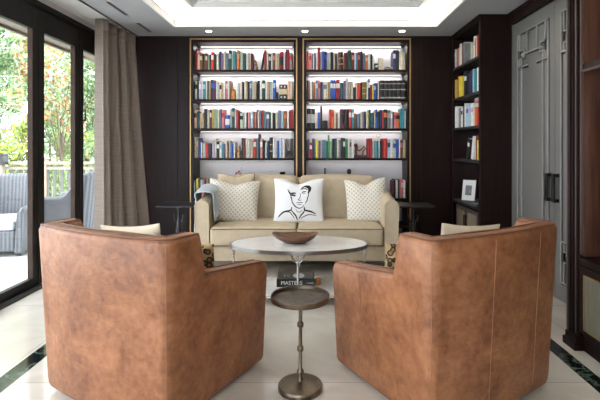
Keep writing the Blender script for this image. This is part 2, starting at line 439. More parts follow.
# ---- grey panelled double doors with interlocking fret mouldings
def grey_leaf(name, y0, y1, flip):
    d = struct(name, MB().box(XR, XR+.045, y0+.003, y1-.003, .008, 2.57), GREYDOOR, bevel=.003)
    m = MB(); bw = .014; bx = .012; gr = MB(); gw = .015
    def bar(a0, a1, c0, c1):  # a along y from the hinge side, c heights
        m.box(XR-bx, XR, min(a0,a1)-bw/2, max(a0,a1)+bw/2, min(c0,c1)-bw/2, max(c0,c1)+bw/2)
        if abs(a1-a0) < 1e-6: gr.box(XR-.01, XR+.038, a0-bw/2-gw, a0-bw/2, min(c0,c1)-bw/2, max(c0,c1)+bw/2)
        else: gr.box(XR-.01, XR+.0379, min(a0,a1)-bw/2, max(a0,a1)+bw/2, c0-bw/2-gw, c0-bw/2)
    def rect(a0, a1, c0, c1): bar(a0,a0,c0,c1); bar(a1,a1,c0,c1); bar(a0,a1,c0,c0); bar(a0,a1,c1,c1)
    o = .105; w_ = y1-y0
    A0, A1, C0, C1 = y0+o, y1-o, .17, 2.44
    rect(A0, A1, C0, C1)                       # outer frame
    rect(A0+.09, A1-.09, C0+.22, C1-.22)       # inner frame
    for aa, sg in ((A0, 1), (A1, -1)):
        for cc, sz in ((C0, 1), (C1, -1)):
            rect(aa+sg*.045, aa+sg*.135, cc+sz*.175, cc+sz*.265)     # little squares linking the corners
            bar(aa+sg*.045, aa+sg*.045, cc, cc+sz*.34)
            bar(aa, aa+sg*.20, cc+sz*.34, cc+sz*.34)
            bar(aa+sg*.20, aa+sg*.20, cc+sz*.0, cc+sz*.20)
    m.build('fret_moulding', GREYMOULD, d, bevel=.002)
    cut = gr.build('groove', GREYDOOR); d.modifiers.clear()      # routed shadow gaps beside the mouldings, cut into the leaf
    bo = d.modifiers.new('routing', 'BOOLEAN'); bo.object = cut; bo.solver = 'EXACT'; bo.use_self = True
    me = bpy.data.meshes.new_from_object(d.evaluated_get(bpy.context.evaluated_depsgraph_get())); d.modifiers.clear(); d.data = me
    bpy.data.objects.remove(cut, do_unlink=True)
    yh = y0+.055 if flip else y1-.055
    h = MB(); h.box(XR-.055, XR-.035, yh-.019, yh+.019, .83, 1.075); h.box(XR-.04, XR, yh-.018, yh+.018, .83, .86); h.box(XR-.04, XR, yh-.018, yh+.018, 1.045, 1.075)
    h.build('door_handle', BLACK, d, bevel=.003)
grey_leaf('door_1', 3.89, 4.69, True)
grey_leaf('door_2', 3.08, 3.89, False)

# ================================================================== JOINERY THINGS
SH = [2.276, 1.90, 1.531, 1.153, .643, .30]
def bookcase(name, x0, x1, label):
    t = empty(name, ((x0+x1)/2, YW, 0)); tag(t, label, 'bookcase')
    ox, oy = -(x0+x1)/2, -YW
    T = Matrix.Translation((ox, oy, 0))
    y0, y1 = YW+.0, 6.045; st = .028
    MB().box(x0, x0+st, y0, y1, .0, ZT-.001).box(x1-st, x1, y0, y1, 0, ZT-.001).box(x0+st, x1-st, y0, y1, 2.622, ZT-.001).box(x0+st, x1-st, y0, y1, 0, .08).xf(T).build('carcass', WOOD, t, bevel=.001)
    MB().box(x0+st, x1-st, y1-.02, y1, .08, 2.622).xf(T).build('back_panel', SHELFBACK, t)
    g = MB(); gw = .016
    g.box(x0-gw, x0, y0-.012, y0, 0, ZT+gw).box(x1, x1+gw, y0-.012, y0, 0, ZT+gw).box(x0, x1, y0-.012, y0, ZT, ZT+gw)
    g.xf(T).build('brass_edging', GOLD, t, bevel=.002)
    for i, z in enumerate(SH):
        MB().box(x0+st+.001, x1-st-.001, y0+.004, y1-.021, z-.030, z).xf(T).build('shelf', WOOD, t, bevel=.002)
        top = 2.622 if i == 0 else SH[i-1]-.030
        if i < 5:
            MB().box(x0+.06, x1-.06, y1-.10, y1-.075, top-.010, top-.0005).xf(T).build('light_channel', LED, t)
            area('shelf_light', ((x0+x1)/2, y1-.088, top-.014), x1-x0-.12, .05, SHELF[i], (1, .955, .93))
    return t
bookcase('bookcase', B1[0], B1[1], 'built-in dark wood bookcase with brass edging, left bay behind the sofa')
bookcase('bookcase', B2[0], B2[1], 'built-in dark wood bookcase with brass edging, right bay behind the sofa')

# side bookcase on the right
t = empty('side_bookcase', (1.94, 5.2, 0)); tag(t, 'dark espresso bookcase facing sideways between the back wall and the grey doors', 'bookcase')
T = Matrix.Translation((-1.94, -5.2, 0))
SX0, SY0, SY1 = 1.77, 4.735, 5.69
m = MB(); m.box(SX0, 2.145, SY0, SY0+.05, 0, H-.002)          # end panel that faces the room
m.box(SX0, 2.145, SY1-.03, SY1, 0, H-.002); m.box(SX0, 2.145, SY0+.05, SY1-.03, 2.63, H-.002); m.box(SX0+.03, 2.12, SY0+.05, SY1-.03, 0, .1)
m.box(SX0-.012, SX0, SY0, SY1, 2.66, H-.002)
m.xf(T).build('carcass', WOOD, t, bevel=.003)
MB().box(2.125, 2.145, SY0+.05, SY1-.03, .1, 2.63).xf(T).build('back_panel', SHELFDARK, t)
for i, z in enumerate(SH[:5]):
    MB().box(SX0+.006, 2.124, SY0+.051, SY1-.031, z-.03, z).xf(T).build('shelf', SHELFDARK, t, bevel=.002)
for k in range(2):
    yy = SY0+.055+k*.365; d = MB(); yb = yy+.358
    d.box(SX0-.004, SX0+.018, yy, yb, .11, .60); D = d.xf(T).build('door', WOODTRIM, t, bevel=.002)
    MB().box(SX0-.008, SX0-.004, yy+.045, yb-.045, .155, .555).xf(T).build('cloth_panel', LINENPANEL, D)
    yh = yy+.335 if k == 0 else yy+.022
    h = MB(); h.box(SX0-.03, SX0-.022, yh-.006, yh+.006, .40, .52).box(SX0-.024, SX0-.004, yh-.005, yh+.005, .405, .415).box(SX0-.024, SX0-.004, yh-.005, yh+.005, .505, .515)
    h.xf(T).build('handle', BLACK, D)
for z_, p_ in ((1.10, .9), (1.48, .8), (1.85, .3)):
    area('side_shelf_light', (2.08, 5.15, z_), .03, .7, p_, (.9, .95, 1))

# media cabinet, nearest on the right
t = empty('media_cabinet', (1.95, 1.9, 0)); tag(t, 'dark wood media cabinet with open niches and grasscloth doors at the right edge', 'cabinet')
T = Matrix.Translation((-1.95, -1.9, 0))
MX, MY = 1.70, 2.95
m = MB()
m.box(MX+.03, 2.145, MY-.06, MY+.04, .06, H-.002)           # end wall behind the pilaster
m.box(MX+.03, 2.145, .9, .96, .06, H-.002); m.box(MX+.04, 2.145, .9, MY-.06, 0, .12)
m.box(MX+.02, 2.145, .9, MY-.06, 2.42, H-.002); m.box(MX+.03, 2.145, .96, MY-.06, 1.80, 1.84); m.box(MX+.03, 2.145, .96, MY-.06, .52, .60)
m.box(MX+.025, MX+.035, .96, MY-.06, 2.36, 2.42); m.box(MX+.016, MX+.034, .96, MY-.06, .555, .60)
m.xf(T).build('carcass', WOOD, t, bevel=.003)
m = MB()
m.box(MX+.006, MX+.06, MY-.005, MY+.05, .09, H-.002); m.box(MX-.006, MX+.006, MY+.01, MY+.035, .09, H-.002)
m.box(MX+.02, MX+.06, MY-.062, MY-.005, .09, H-.002); m.box(MX+.008, MX+.02, MY-.05, MY-.035, .09, H-.002)
m.box(MX-.02, MX+.10, MY-.07, MY+.07, 0, .05); m.box(MX-.008, MX+.09, MY-.065, MY+.06, .05, .09)
m.xf(T).build('pilaster', WOOD, t, bevel=.003)
m = MB()
m.box(MX-.010, MX+.004, MY+.028, MY+.040, .1, H-.01).box(MX+.012, MX+.0215, MY-.030, MY-.018, .1, H-.01).box(MX+.020, MX+.031, MY-.075, MY-.060, .62, H-.05)
m.box(MX+.020, MX+.031, 1.0, MY-.075, 1.785, 1.80); m.box(MX+.020, MX+.031, 1.0, MY-.075, 2.345, 2.36)
m.xf(T).build('bead_moulding', WOODTRIM, t, bevel=.001)
MB().box(2.125, 2.145, .96, MY-.06, .12, 2.42).box(MX+.032, 2.124, MY-.085, MY-.061, .61, 1.799).box(MX+.032, 2.124, MY-.085, MY-.061, 1.841, 2.419).xf(T).build('niche_lining', WOODRED, t)
for k in range(2):
    yb = MY-.075-.9*k; ya = yb-.89
    D = MB().box(MX+.012, MX+.03, ya, yb, .125, .552).xf(T).build('door', WOOD, t, bevel=.002)
    m = MB()
    for (a, b_, c, d_) in ((ya+.045, yb-.045, .495, .505), (ya+.045, yb-.045, .155, .165), (ya+.045, ya+.055, .155, .505), (yb-.055, yb-.045, .155, .505)): m.box(MX+.004, MX+.012, a, b_, c, d_)
    m.xf(T).build('gilt_bead', GOLD, D)
    MB().box(MX+.008, MX+.012, ya+.055, yb-.055, .165, .495).xf(T).build('cloth_panel', M('sage_grasscloth', (.20, .19, .14), .7, var=.12, scale=60, stretch=(1,1,.15)), D)
tv = empty('television', (1.80, 2.2, .61)); tag(tv, 'black flat television standing in the niche of the cabinet at the right edge', 'television')
MB().box(0, .035, -.62, .62, .05, 1.02).build('bezel', BLACK, tv, bevel=.004); MB().box(-.003, 0, -.6, .6, .07, 1.0).build('screen', SCREEN, tv)
MB().box(-.03, .09, -.2, .2, -.008, .006).box(.005, .03, -.05, .05, .006, .06).build('stand', BLACK, tv)

# recessed downlights and slot diffusers
protoD = empty('downlight', (0, 0, H))
MB().lathe([(.034, -.003), (.045, -.003), (.047, .0), (.034, .0)], n=28).build('trim_ring', MOULD, protoD, smooth=True)
MB().lathe([(.001, -.009), (.024, -.008), (.034, -.003), (.034, 0), (.001, 0)], n=28).build('lens', LAMP, protoD, smooth=True)
spots = [(-1.25, 5.45, 'above the left bookcase'), (-.085, 5.45, 'above the gap between the two bookcases'), (1.09, 5.45, 'above the right bookcase')]
off = [(-1.93, 2.2), (-1.93, .6), (1.70, 3.6), (1.66, 2.2), (1.66, .6), (-1.0, -1.2), (.9, -1.2), (0, -2.2)]  # downlights added out of view to brighten the room
first = True
for i, (x, y, wh) in enumerate(spots+[(a, b_, 'added unseen over the near end') for a, b_ in off]):
    o = protoD if first else copy_tree(protoD); first = False
    o.location = (x, y, H-.0005)
    tag(o, 'small round glowing downlight in the grey soffit, '+wh, 'downlight', 'recessed downlights in the soffit')
    sd = bpy.data.lights.new('downlight_beam', 'SPOT'); sd.energy = DOWN if i > 2 else 10; sd.spot_size = math.radians(115); sd.spot_blend = .6; sd.shadow_soft_size = .035; sd.color = (1, .83, .64)
    so = bpy.data.objects.new('downlight_beam', sd); COL.objects.link(so); so.location = (x, y, H-.01)
for (y0, y1, lb) in ((4.33, 4.78, 'nearer'), (5.09, 5.48, 'farther')):
    v = empty('air_slot', (-1.97, (y0+y1)/2, H)); tag(v, 'long black air slot in the soffit by the curtain, the %s of two' % lb, 'air vent', 'air slots in the soffit')
    hl = (y1-y0)/2
    MB().box(-.013, .013, -hl, hl, -.003, -.0005).build('opening', BLACK, v)
    MB().box(-.019, -.013, -hl, hl, -.004, 0).box(.013, .019, -hl, hl, -.004, 0).build('frame', M('slot_frame', (.3, .3, .3), .5), v)

# ================================================================== CURTAIN
def curt(u, v):
    z = .012+2.70*v; x = -2.345+.085*u; y = 4.93+.70*u
    k = 2*PI*7.3
    ph = k*u+.9*math.sin(5*u+1)+.15*math.sin(3*v)
    amp = .058*(1-.25*v)*(1+.35*math.sin(13*u))
    fl = (1-v)**1.2
    x += amp*math.sin(ph)+.19*fl*u; y += .03*math.cos(ph*.5)+.03*fl*(u-.3)
    return (x, y, z)
t = empty('curtain', (-2.3, 5.2, 0)); tag(t, 'floor-length taupe silk curtain gathered in folds at the end of the glass doors', 'curtain')
MB().grid(curt, 190, 24).xf(Matrix.Translation((2.3, -5.2, 0))).build('drape', CURTAIN, t, smooth=True, solid=.004, angle=180)
MB().grid(lambda u, v: (curt(u, .955+.044*v)[0]+.006, curt(u, 0)[1]*0+curt(u, .95)[1], curt(u, .955+.044*v)[2]), 190, 2).xf(Matrix.Translation((2.3, -5.2, 0))).build('pleat_heading', CURTAIN, t, smooth=True, solid=.003, angle=180)

# ================================================================== SOFA
def build_sofa():
    cx = -.155; yf = 4.58
    t = empty('sofa', (cx, yf+.5, 0)); tag(t, 'oatmeal fabric two-cushion sofa with sloping arms in front of the bookcases', 'sofa')
    W = 1.045      # half width
    T = Matrix.Translation((0, -.5, 0))     # local y=0 at front
    MB().rbox((0, .48, .205), (W-.03, .455, .078), .02).xf(T).build('base_frame', SOFA, t, smooth=True)
    # arms
    for s in (-1, 1):
        a = MB(); n = 26
        def arm(u, v, s=s):
            y = .0+.93*u; top = .755+.115*(u**1.1)
            # cross-section loop: outer bottom -> over the rounded top -> inner bottom
            w2 = .072; prof = []
            z0 = .13
            L = v
            if L < .35: px, pz = w2, z0+(top-w2*.9-z0)*(L/.35)
            elif L < .65:
                th = (L-.35)/.30*PI; px, pz = w2*math.cos(th), top-w2*.9+w2*.9*math.sin(th)
            else: px, pz = -w2, top-w2*.9-(top-w2*.9-z0)*((L-.65)/.35)
            taper = 1-.10*(1-(pz-z0)/(top-z0))
            return (s*(W-.075+px*taper*(1 if px > 0 else 1)-.012*(1-(pz-z0)/(top-z0))), y, pz)
        a.grid(arm, n, 30)
        K = 31; a.f.append(tuple(reversed(range(K)))); a.m.append(0); a.f.append(tuple(n*K+q for q in range(K))); a.m.append(0)
        a.f.append(tuple([i*K for i in range(n+1)]+[i*K+K-1 for i in reversed(range(n+1))])); a.m.append(0)
        A = a.xf(T).build('arm', SOFA, t, smooth=True, angle=50)
        pp = [Vector(arm(0, q/40)) for q in range(41)]
        pb = MB().tube([(p.x, -.002, p.z) for p in pp], .0045, 6); pb.xf(T).build('piping', SOFA, A, smooth=True)
    MB().rbox((0, .86, .53), (W-.13, .085, .385), .05, (0, 0, .015)).xf(T).build('back_frame', SOFA, t, smooth=True)
    for s in (-1, 1):
        hw = (W-.155)/2
        c = MB().rbox((s*hw, .345, .382), (hw-.004, .36, .100), .035, (0, .012, .022), n=12)
        c = c.xf(T).build('seat_cushion', SOFA, t, smooth=True)
        for zz in (.463, .30):
            x0, x1 = s*hw-hw+.02, s*hw+hw-.02
            pth = [(x0, .40, zz), (x0-.012, .06, zz), (x0-.004, .0, zz), (x0+.02, -.016, zz)]+[(x0+.02+(x1-x0-.04)*q/12, -.018-.009*math.sin(PI*q/12), zz+.006*math.sin(PI*q/12)*(1 if zz > .4 else -1)) for q in range(1, 12)]+[(x1-.02, -.016, zz), (x1+.004, .0, zz), (x1+.012, .06, zz), (x1, .40, zz)]
            MB().tube(pth, .0055, 6).xf(T).build('piping', SOFAPIPE, c, smooth=True)
        c = MB().rbox((0, 0, 0), (hw-.006, .095, .262), .06, (0, .035, .02), n=12)
        c.xf(Matrix.Translation((s*hw, .665, .70)) @ Matrix.Rotation(-.12, 4, 'X')).xf(T)
        c = c.build('back_cushion', SOFA, t, smooth=True)
    for s in (-1, 1):
        for yy in (.06, .86):
            l = MB(); x = s*(W-.07)
            l.add([(x-.035, yy-.035, .13), (x+.035, yy-.035, .13), (x+.035, yy+.035, .13), (x-.035, yy+.035, .13), (x-.024, yy-.024, 0), (x+.024, yy-.024, 0), (x+.024, yy+.024, 0), (x-.024, yy+.024, 0)],
                  [(0,1,2,3),(7,6,5,4),(0,4,5,1),(1,5,6,2),(2,6,7,3),(3,7,4,0)])
            l.xf(T).build('leg', DARKLEG, t, bevel=.003)
    return t
build_sofa()

# ---- pillows
def pillow_fn(w_, h_, th, dip):
    def P(u, v, sgn):   # u, v in -1..1
        x = w_/2*u*(1-.07*(1-v*v)); z = h_/2*v*(1-.07*(1-u*u))
        z -= dip*math.exp(-(u/.38)**2)*((v+1)/2)**3
        y = sgn*th*((1-u*u)*(1-v*v))**.5*(1-.25*math.exp(-(u/.3)**2)*((v+1)/2)**2*(1 if dip > 0 else 0))
        return Vector((x, y, z))
    return P
def pillow(name, label, cat, mat, w_, h_, th, dip, loc, rz, lean, roll=0, group=None, pipe=None):
    P = pillow_fn(w_, h_, th, dip); b = MB(); N = 22
    wr = lambda a: math.sin(a*PI/2)   # denser towards the seams
    for sg in (-1, 1): b.grid(lambda i, j, sg=sg: P(wr(2*i-1), wr(2*j-1), sg), N, N)
    t = empty(name, loc); t.rotation_euler = (lean, roll, rz); t.rotation_mode = 'XYZ'
    tag(t, label, cat, group)
    t.rotation_euler = (Matrix.Rotation(rz, 3, 'Z') @ Matrix.Rotation(lean, 3, 'X') @ Matrix.Rotation(roll, 3, 'Y')).to_euler()
    L = h_/2*0
    b.build('cover', mat, t, smooth=True, weld=True, angle=180)
    e = [P(a, -1, 1) for a in [q/10-1 for q in range(20)]]+[P(1, a, 1) for a in [q/10-1 for q in range(20)]]+[P(-a, 1, 1) for a in [q/10-1 for q in range(20)]]+[P(-1, -a, 1) for a in [q/10-1 for q in range(20)]]
    MB().tube(e, .004, 5, closed=True).build('piping', pipe or mat, t, smooth=True)
    return t, P
# local z is up on the pillow, -y faces the camera; lean<0 tips the top away
pillow('throw_pillow', 'cream pillow with taupe lozenge print at the left end of the sofa', 'pillow', LATTICE, .56, .47, .085, .045, (-.865, 4.965, .705), .10, -.26, .07, pipe=CREAMCLOTH)
pillow('throw_pillow', 'cream pillow with taupe lozenge print at the right end of the sofa', 'pillow', LATTICE, .46, .49, .085, .055, (.60, 4.965, .705), -.12, -.26, -.08, pipe=CREAMCLOTH)
pillow('throw_pillow', 'plain oatmeal pillow tucked behind the left lozenge-print pillow', 'pillow', SOFA, .42, .42, .05, .03, (-.86, 5.085, .795), .05, -.2, 0, pipe=SOFAPIPE)
pt, PF = pillow('throw_pillow', 'white pillow with black ink portrait sketch in the middle of the sofa', 'pillow', WHITECLOTH, .55, .50, .09, .05, (-.145, 4.94, .705), 0, -.27, 0)
# brush strokes of a face, laid on the front of the pillow cover (image coordinates of the print, 0..1 from top left)
strokes = [
    ([(.55,.17),(.62,.13),(.68,.16),(.72,.22),(.72,.28),(.70,.34)], .020, .045),
    ([(.62,.12),(.70,.15),(.745,.22),(.735,.30)], .012, .03),
    ([(.53,.21),(.58,.19),(.64,.20),(.68,.25)], .008, .018),
    ([(.70,.30),(.705,.40),(.69,.44),(.68,.50),(.64,.58)], .010, .016),
    ([(.27,.24),(.30,.30),(.32,.34),(.335,.38)], .008, .024),
    ([(.31,.35),(.36,.33),(.41,.31),(.44,.32)], .014, .03),
    ([(.33,.39),(.37,.37),(.41,.38),(.43,.36)], .018, .032),
    ([(.35,.42),(.355,.48),(.37,.55),(.41,.62),(.45,.66),(.51,.69),(.57,.67),(.62,.61)], .008, .018),
    ([(.335,.36),(.34,.44),(.36,.50)], .008, .014),
    ([(.56,.29),(.61,.275),(.66,.285)], .010, .020),
    ([(.57,.325),(.61,.315),(.645,.325)], .008, .014),
    ([(.53,.30),(.535,.38),(.52,.45),(.49,.48),(.53,.50),(.56,.48)], .006, .012),
    ([(.45,.565),(.49,.55),(.52,.558),(.56,.55),(.59,.56)], .008, .014),
    ([(.47,.595),(.52,.61),(.57,.59)], .006, .012),
    ([(.36,.66),(.34,.73),(.28,.75),(.19,.77),(.12,.83),(.09,.88)], .010, .028),
    ([(.34,.72),(.40,.80),(.45,.87),(.48,.96)], .010, .022),
    ([(.25,.77),(.32,.78),(.37,.84),(.42,.92)], .006, .014),
    ([(.62,.66),(.63,.73),(.70,.75),(.78,.77),(.85,.81)], .012, .030),
    ([(.63,.72),(.60,.79),(.55,.85),(.51,.93)], .010, .020),
    ([(.86,.84),(.72,.83),(.62,.87),(.55,.92)], .006, .014),
    ([(.44,.70),(.47,.76),(.53,.78),(.58,.72)], .004, .010),
]
b = MB()
for pts, w0, w1 in strokes:
    pv = [Vector((x*2-1, 1-2*y)) for x, y in pts]
    fine = []
    for i in range(len(pv)-1):
        for q in range(6):
            tt = q/6; p0 = pv[max(i-1,0)]; p1 = pv[i]; p2 = pv[i+1]; p3 = pv[min(i+2,len(pv)-1)]
            fine.append(.5*((2*p1)+(p2-p0)*tt+(2*p0-5*p1+4*p2-p3)*tt**2+(3*p1-p0-3*p2+p3)*tt**3))
    fine.append(pv[-1]); n = len(fine); vs = []; fs = []
    for i, p in enumerate(fine):
        d = (fine[min(i+1,n-1)]-fine[max(i-1,0)]).normalized(); nr = Vector((-d.y, d.x))
        ww = (w0+(w1-w0)*math.sin(PI*i/(n-1)))*1.35
        for c in (-1, -.33, .33, 1):
            q = p+nr*ww*c; u = max(-.97, min(.97, q.x)); v = max(-.97, min(.97, q.y))
            P3 = PF(u, v, -1); vs.append((P3.x, P3.y-.0016, P3.z))
    for i in range(n-1):
        for c in range(3): fs.append((i*4+c, i*4+c+1, i*4+5+c, i*4+4+c))
    b.add(vs, fs)
b.build('ink_portrait', INK, pt)

# ---- throw over the left arm
def throw_fn(u, v):
    # u along y (depth), v round the arm from outer hem to inner hem
    yy = 4.68+.30*u
    if v < .5: x = -1.205+.012*math.sin(9*u+3*v)-.010*(1-v/.5)-.012; z = .17+(.62)*(v/.5); x -= .004
    elif v < .68:
        th = (v-.5)/.18*PI; x = -1.125-.095*math.cos(th); z = .80+.045*u*1.2+.035*math.sin(th)
        return (x, yy+.006*math.sin(20*v), z)
    else:
        q = (v-.68)/.32; x = -1.030+.015*q+.006*math.sin(12*u); z = .79+.05*u-.27*q
    if v < .5: z += .05*u*(v/.5)
    return (x, yy+.006*math.sin(20*v), z)
t = MB().grid(throw_fn, 16, 44).build('throw_blanket', THROW, smooth=True, solid=.012, angle=180)
tag(t, 'pale blue-grey wool throw draped over the left arm of the sofa', 'blanket')

# ================================================================== LEATHER ARMCHAIRS
def make_chair(back_seams):
    t = empty('leather_armchair', (0, 0, 0))
    W, D, R = .436, .39, .035; TOP = .90
    st = []   # stations: x, y, nx, ny
    def fwd(y):  # top height from the distance in front of the back face
        f = y+D
        if f < .165: return TOP-.004*f
        if f < .235:
            q = (f-.165)/.07; q = q*q*(3-2*q); return TOP-(TOP-.69)*q
        return .69-.065*((f-.235)/(2*D-.235))
    ys = [D-.0, D-.012, D-.05, D-.15, D-.27, D-.38]+[-D+.235-.0075*q for q in range(0, 11)]+[-D+.13, -D+.10, -D+R]
    left = [(-W, y, -1, 0) for y in ys]
    cor = []
    for q in range(1, 8):
        a = q/8*PI/2; cor.append((-W+R-R*math.cos(a), -D+R-R*math.sin(a), -math.cos(a), -math.sin(a)))
    back = []
    for q in range(0, 17):
        s_ = q/16; x = (-W+R)+(2*W-2*R)*s_; back.append((x, -D-.035*math.sin(PI*s_), .10*(s_-.5)*2, -1))
    half = left+cor
    allst = half+back+[(-x, y, -nx, ny) for x, y, nx, ny in reversed(half)]
    TH = .105
    def outer(i, z):
        x, y, nx, ny = allst[i]; k = (z-.016)/.884
        return Vector((x+nx*.046*k, y+ny*.05*k*(1 if ny < 0 else 0), z))
    def sect(i):
        x, y, nx, ny = allst[i]; top = fwd(y)
        if i == 0 or i == len(allst)-1: top -= .012
        N = Vector((nx, ny, 0)); 
        pr = []
        def at(off, z): p = outer(i, z)-N*off; return (p.x, p.y, z)
        return [at(TH, .16), at(TH, top*.6), at(TH, top-.03), at(TH-.008, top-.010), at(TH-.03, top), at(.03, top+.001), at(.010, top-.008), at(0, top-.03), at(0, top*.75), at(0, top*.5), at(0, .25), at(0, .055), at(.008, .030), at(.03, .016), at(TH, .016)]
    b = MB(); secs = [sect(i) for i in range(len(allst))]; K = len(secs[0]); vs = [p for s_ in secs for p in s_]; fs = []
    for i in range(len(secs)-1):
        for q in range(K-1): fs.append((i*K+q, (i+1)*K+q, (i+1)*K+q+1, i*K+q+1))
    fs.append(tuple(range(K))); fs.append(tuple((len(secs)-1)*K+q for q in reversed(range(K))))
    b.add(vs, fs)
    b.build('shell', LEATHER, t, smooth=True, angle=50)
    # under-seat box and front rail
    MB().rbox((0, .04, .17), (W-.10, D-.045, .115), .02).build('seat_deck', LEATHER, t, smooth=True)
    MB().rbox((0, .075, .345), (W-.112, D-.10, .075), .04, (0, .01, .02)).build('seat_cushion', LEATHER, t, smooth=True)
    c = MB().rbox((0, 0, 0), (W-.118, .05, .22), .04, (0, .02, .01)); c.xf(Matrix.Translation((0, -.232, .63)) @ Matrix.Rotation(-.08, 4, 'X')).build('back_cushion', LEATHER, t, smooth=True)
    # seams: piped verticals on the outside, twin rows along the top
    nL = len(half); nb = len(back)
    def vline(i, z1):
        return [outer(i, .07+(z1-.07)*q/14)+Vector((allst[i][2], allst[i][3], 0))*.0005 for q in range(15)]
    idxs = [nL-4, nL+nb+3, 4, len(allst)-5]+([nL+6, nL+13] if back_seams else [])
    for i in idxs:
        MB().tube(vline(i, fwd(allst[i][1])-.03), .0022, 5).build('seam', SEAM, t, smooth=True)
    for off in (.012, TH-.014):
        pts = []
        for i in range(1, len(allst)-1):
            x, y, nx, ny = allst[i]; top = fwd(y); p = outer(i, top)-Vector((nx, ny, 0))*off; pts.append((p.x, p.y, top+.0005-.002))
        MB().tube(pts, .0036, 5).build('top_piping', M('dark_leather_welt', (.15, .07, .04), .5), t, smooth=True)
    MB().lathe([(.001, .0), (.29, .0), (.30, .006), (.30, .03), (.24, .035), (.12, .056), (.001, .056)], n=36).build('swivel_base', DARKLEG, t, smooth=True)
    return t
ch1 = make_chair(False); ch2 = make_chair(True)
P1 = Vector((-.862, 2.565, 0)); A1_ = math.radians(-27.2); P2 = Vector((.722, 2.57, 0)); A2_ = math.radians(29.5)
ch1.location = P1; ch1.rotation_euler = (0, 0, A1_); ch2.location = P2; ch2.rotation_euler = (0, 0, A2_)
tag(ch1, 'cognac leather tub armchair seen from behind, nearer the glass doors', 'armchair', 'leather armchairs facing the sofa')
tag(ch2, 'cognac leather tub armchair seen from behind, nearer the grey doors', 'armchair', 'leather armchairs facing the sofa')
for (P0, A, s, nm, dx) in ((P1, A1_, 1, 'left', -.05), (P2, A2_, -1, 'right', .07)):
    R3 = Matrix.Rotation(A, 3, 'Z')
    pillow('chair_pillow', 'cream linen pillow leaning in the back of the %s leather armchair' % nm, 'pillow', CREAMCLOTH, .46, .44, .07, .0, P0+R3 @ Vector((dx, -.135, .668)), A+PI, -.12, .10*s, 'cream pillows in the armchairs')
    pillow('lumbar_pillow', 'leopard-print lumbar pillow on the seat of the %s leather armchair' % nm, 'pillow', LEOPARD, .60, .36, .08, 0, P0+R3 @ Vector((.05*s, .075, .605)), A+PI, -.22, 0, 'leopard pillows in the armchairs')

# ================================================================== COFFEE TABLE
tcx, tcy, TZ = -.116, 4.005, .45; RX, RY = .612, .335
t = empty('coffee_table', (tcx, tcy, 0)); tag(t, 'oval white marble coffee table on slim metal legs with a lower shelf', 'coffee table')
MB().lathe([(.001, TZ-.022), (.985, TZ-.022), (.985, TZ-.003), (.978, TZ), (.001, TZ)], n=72, sx=RX, sy=RY).build('tabletop', WHITEMARBLE, t, smooth=True, angle=30)
MB().lathe([(.975, TZ-.032), (1.0, TZ-.032), (1.003, TZ-.016), (1.0, TZ+.001), (.986, TZ+.001), (.986, TZ-.022), (.975, TZ-.024)], n=72, sx=RX, sy=RY).build('rim', M('dark_steel', (.30, .28, .26), .3, metal=.9, var=.08), t, smooth=True, angle=30)
b = MB(); poly = []
for q in range(64):
    a = 2*PI*q/64; c_, s_ = math.cos(a), math.sin(a); poly.append((.50*abs(c_)**.62*(1 if c_ > 0 else -1), -.02+.285*abs(s_)**.62*(1 if s_ > 0 else -1)-.0))
# shelf sits a little nearer the camera than the middle of the top
b.prism([(x, y-.04) for x, y in poly], .070, .085); b.build('lower_shelf', WHITEMARBLE, t)
b = MB(); b.tube([(x*1.005, (y-.04), .0775) for x, y in poly], .010, 6, closed=True); b.build('shelf_rim', STEEL, t, smooth=True)
for k in range(4):
    a = PI/2*k; ex, ey = math.cos(a), math.sin(a); px, py = ex*(RX-.03), ey*(RY-.03)
    l = MB(); tx, ty = -ey, ex
    l.tube([(px, py, TZ-.03), (px, py, .30), (px*.99, py*.99, .15), (px*.985, py*.985, .08), (px*1.02, py*1.02, .02), (px*1.03, py*1.03, .0)], [.010, .009, .009, .009, .011, .015], 10)
    arc = [(px+tx*.052*math.cos(th), py+ty*.052*math.cos(th), TZ-.035-.062*math.sin(th)) for th in [PI*q/14 for q in range(15)]]
    l.tube(arc, .0075, 8)
    l.lathe([(.001, -.008), (.014, -.005), (.014, .005), (.001, .008)], (px, py, TZ-.098), 12)
    L = l.build('leg', STEEL, t, smooth=True)
    bx, by = (.50*ex, .27*ey-.06)
    MB().tube([(px, py, .0775), (bx, by, .0775)], .007, 6).build('strut', STEEL, L, smooth=True)
# wooden bowl
t = MB(); prof = [(.001, 0), (.10, 0), (.14, .012), (.20, .04), (.235, .072), (.232, .076), (.19, .05), (.13, .024), (.001, .014)]
n = 48; k = len(prof); vs = []; fs = []
for i in range(n):
    a = 2*PI*i/n
    for r, z in prof:
        zz = z+ (r/.235)**2*.012*math.cos(2*a)+.003*math.sin(5*a)*(r/.235)**3
        if z < .02 and r < .12: zz = z
        vs.append((r*math.cos(a)*(.88), r*math.sin(a)*.62, zz))
for i in range(n):
    j = (i+1) % n
    for q in range(k-1): fs.append((i*k+q, j*k+q, j*k+q+1, i*k+q+1))
fs.append(tuple(i*k for i in reversed(range(n)))); fs.append(tuple(i*k+k-1 for i in range(n)))
t.add(vs, fs); o = t.build('wooden_bowl', BOWLWOOD, smooth=True, loc=(-.150, 4.01, TZ+.0015), angle=60)
tag(o, 'shallow oval carved brown wooden bowl on the white marble coffee table', 'bowl')
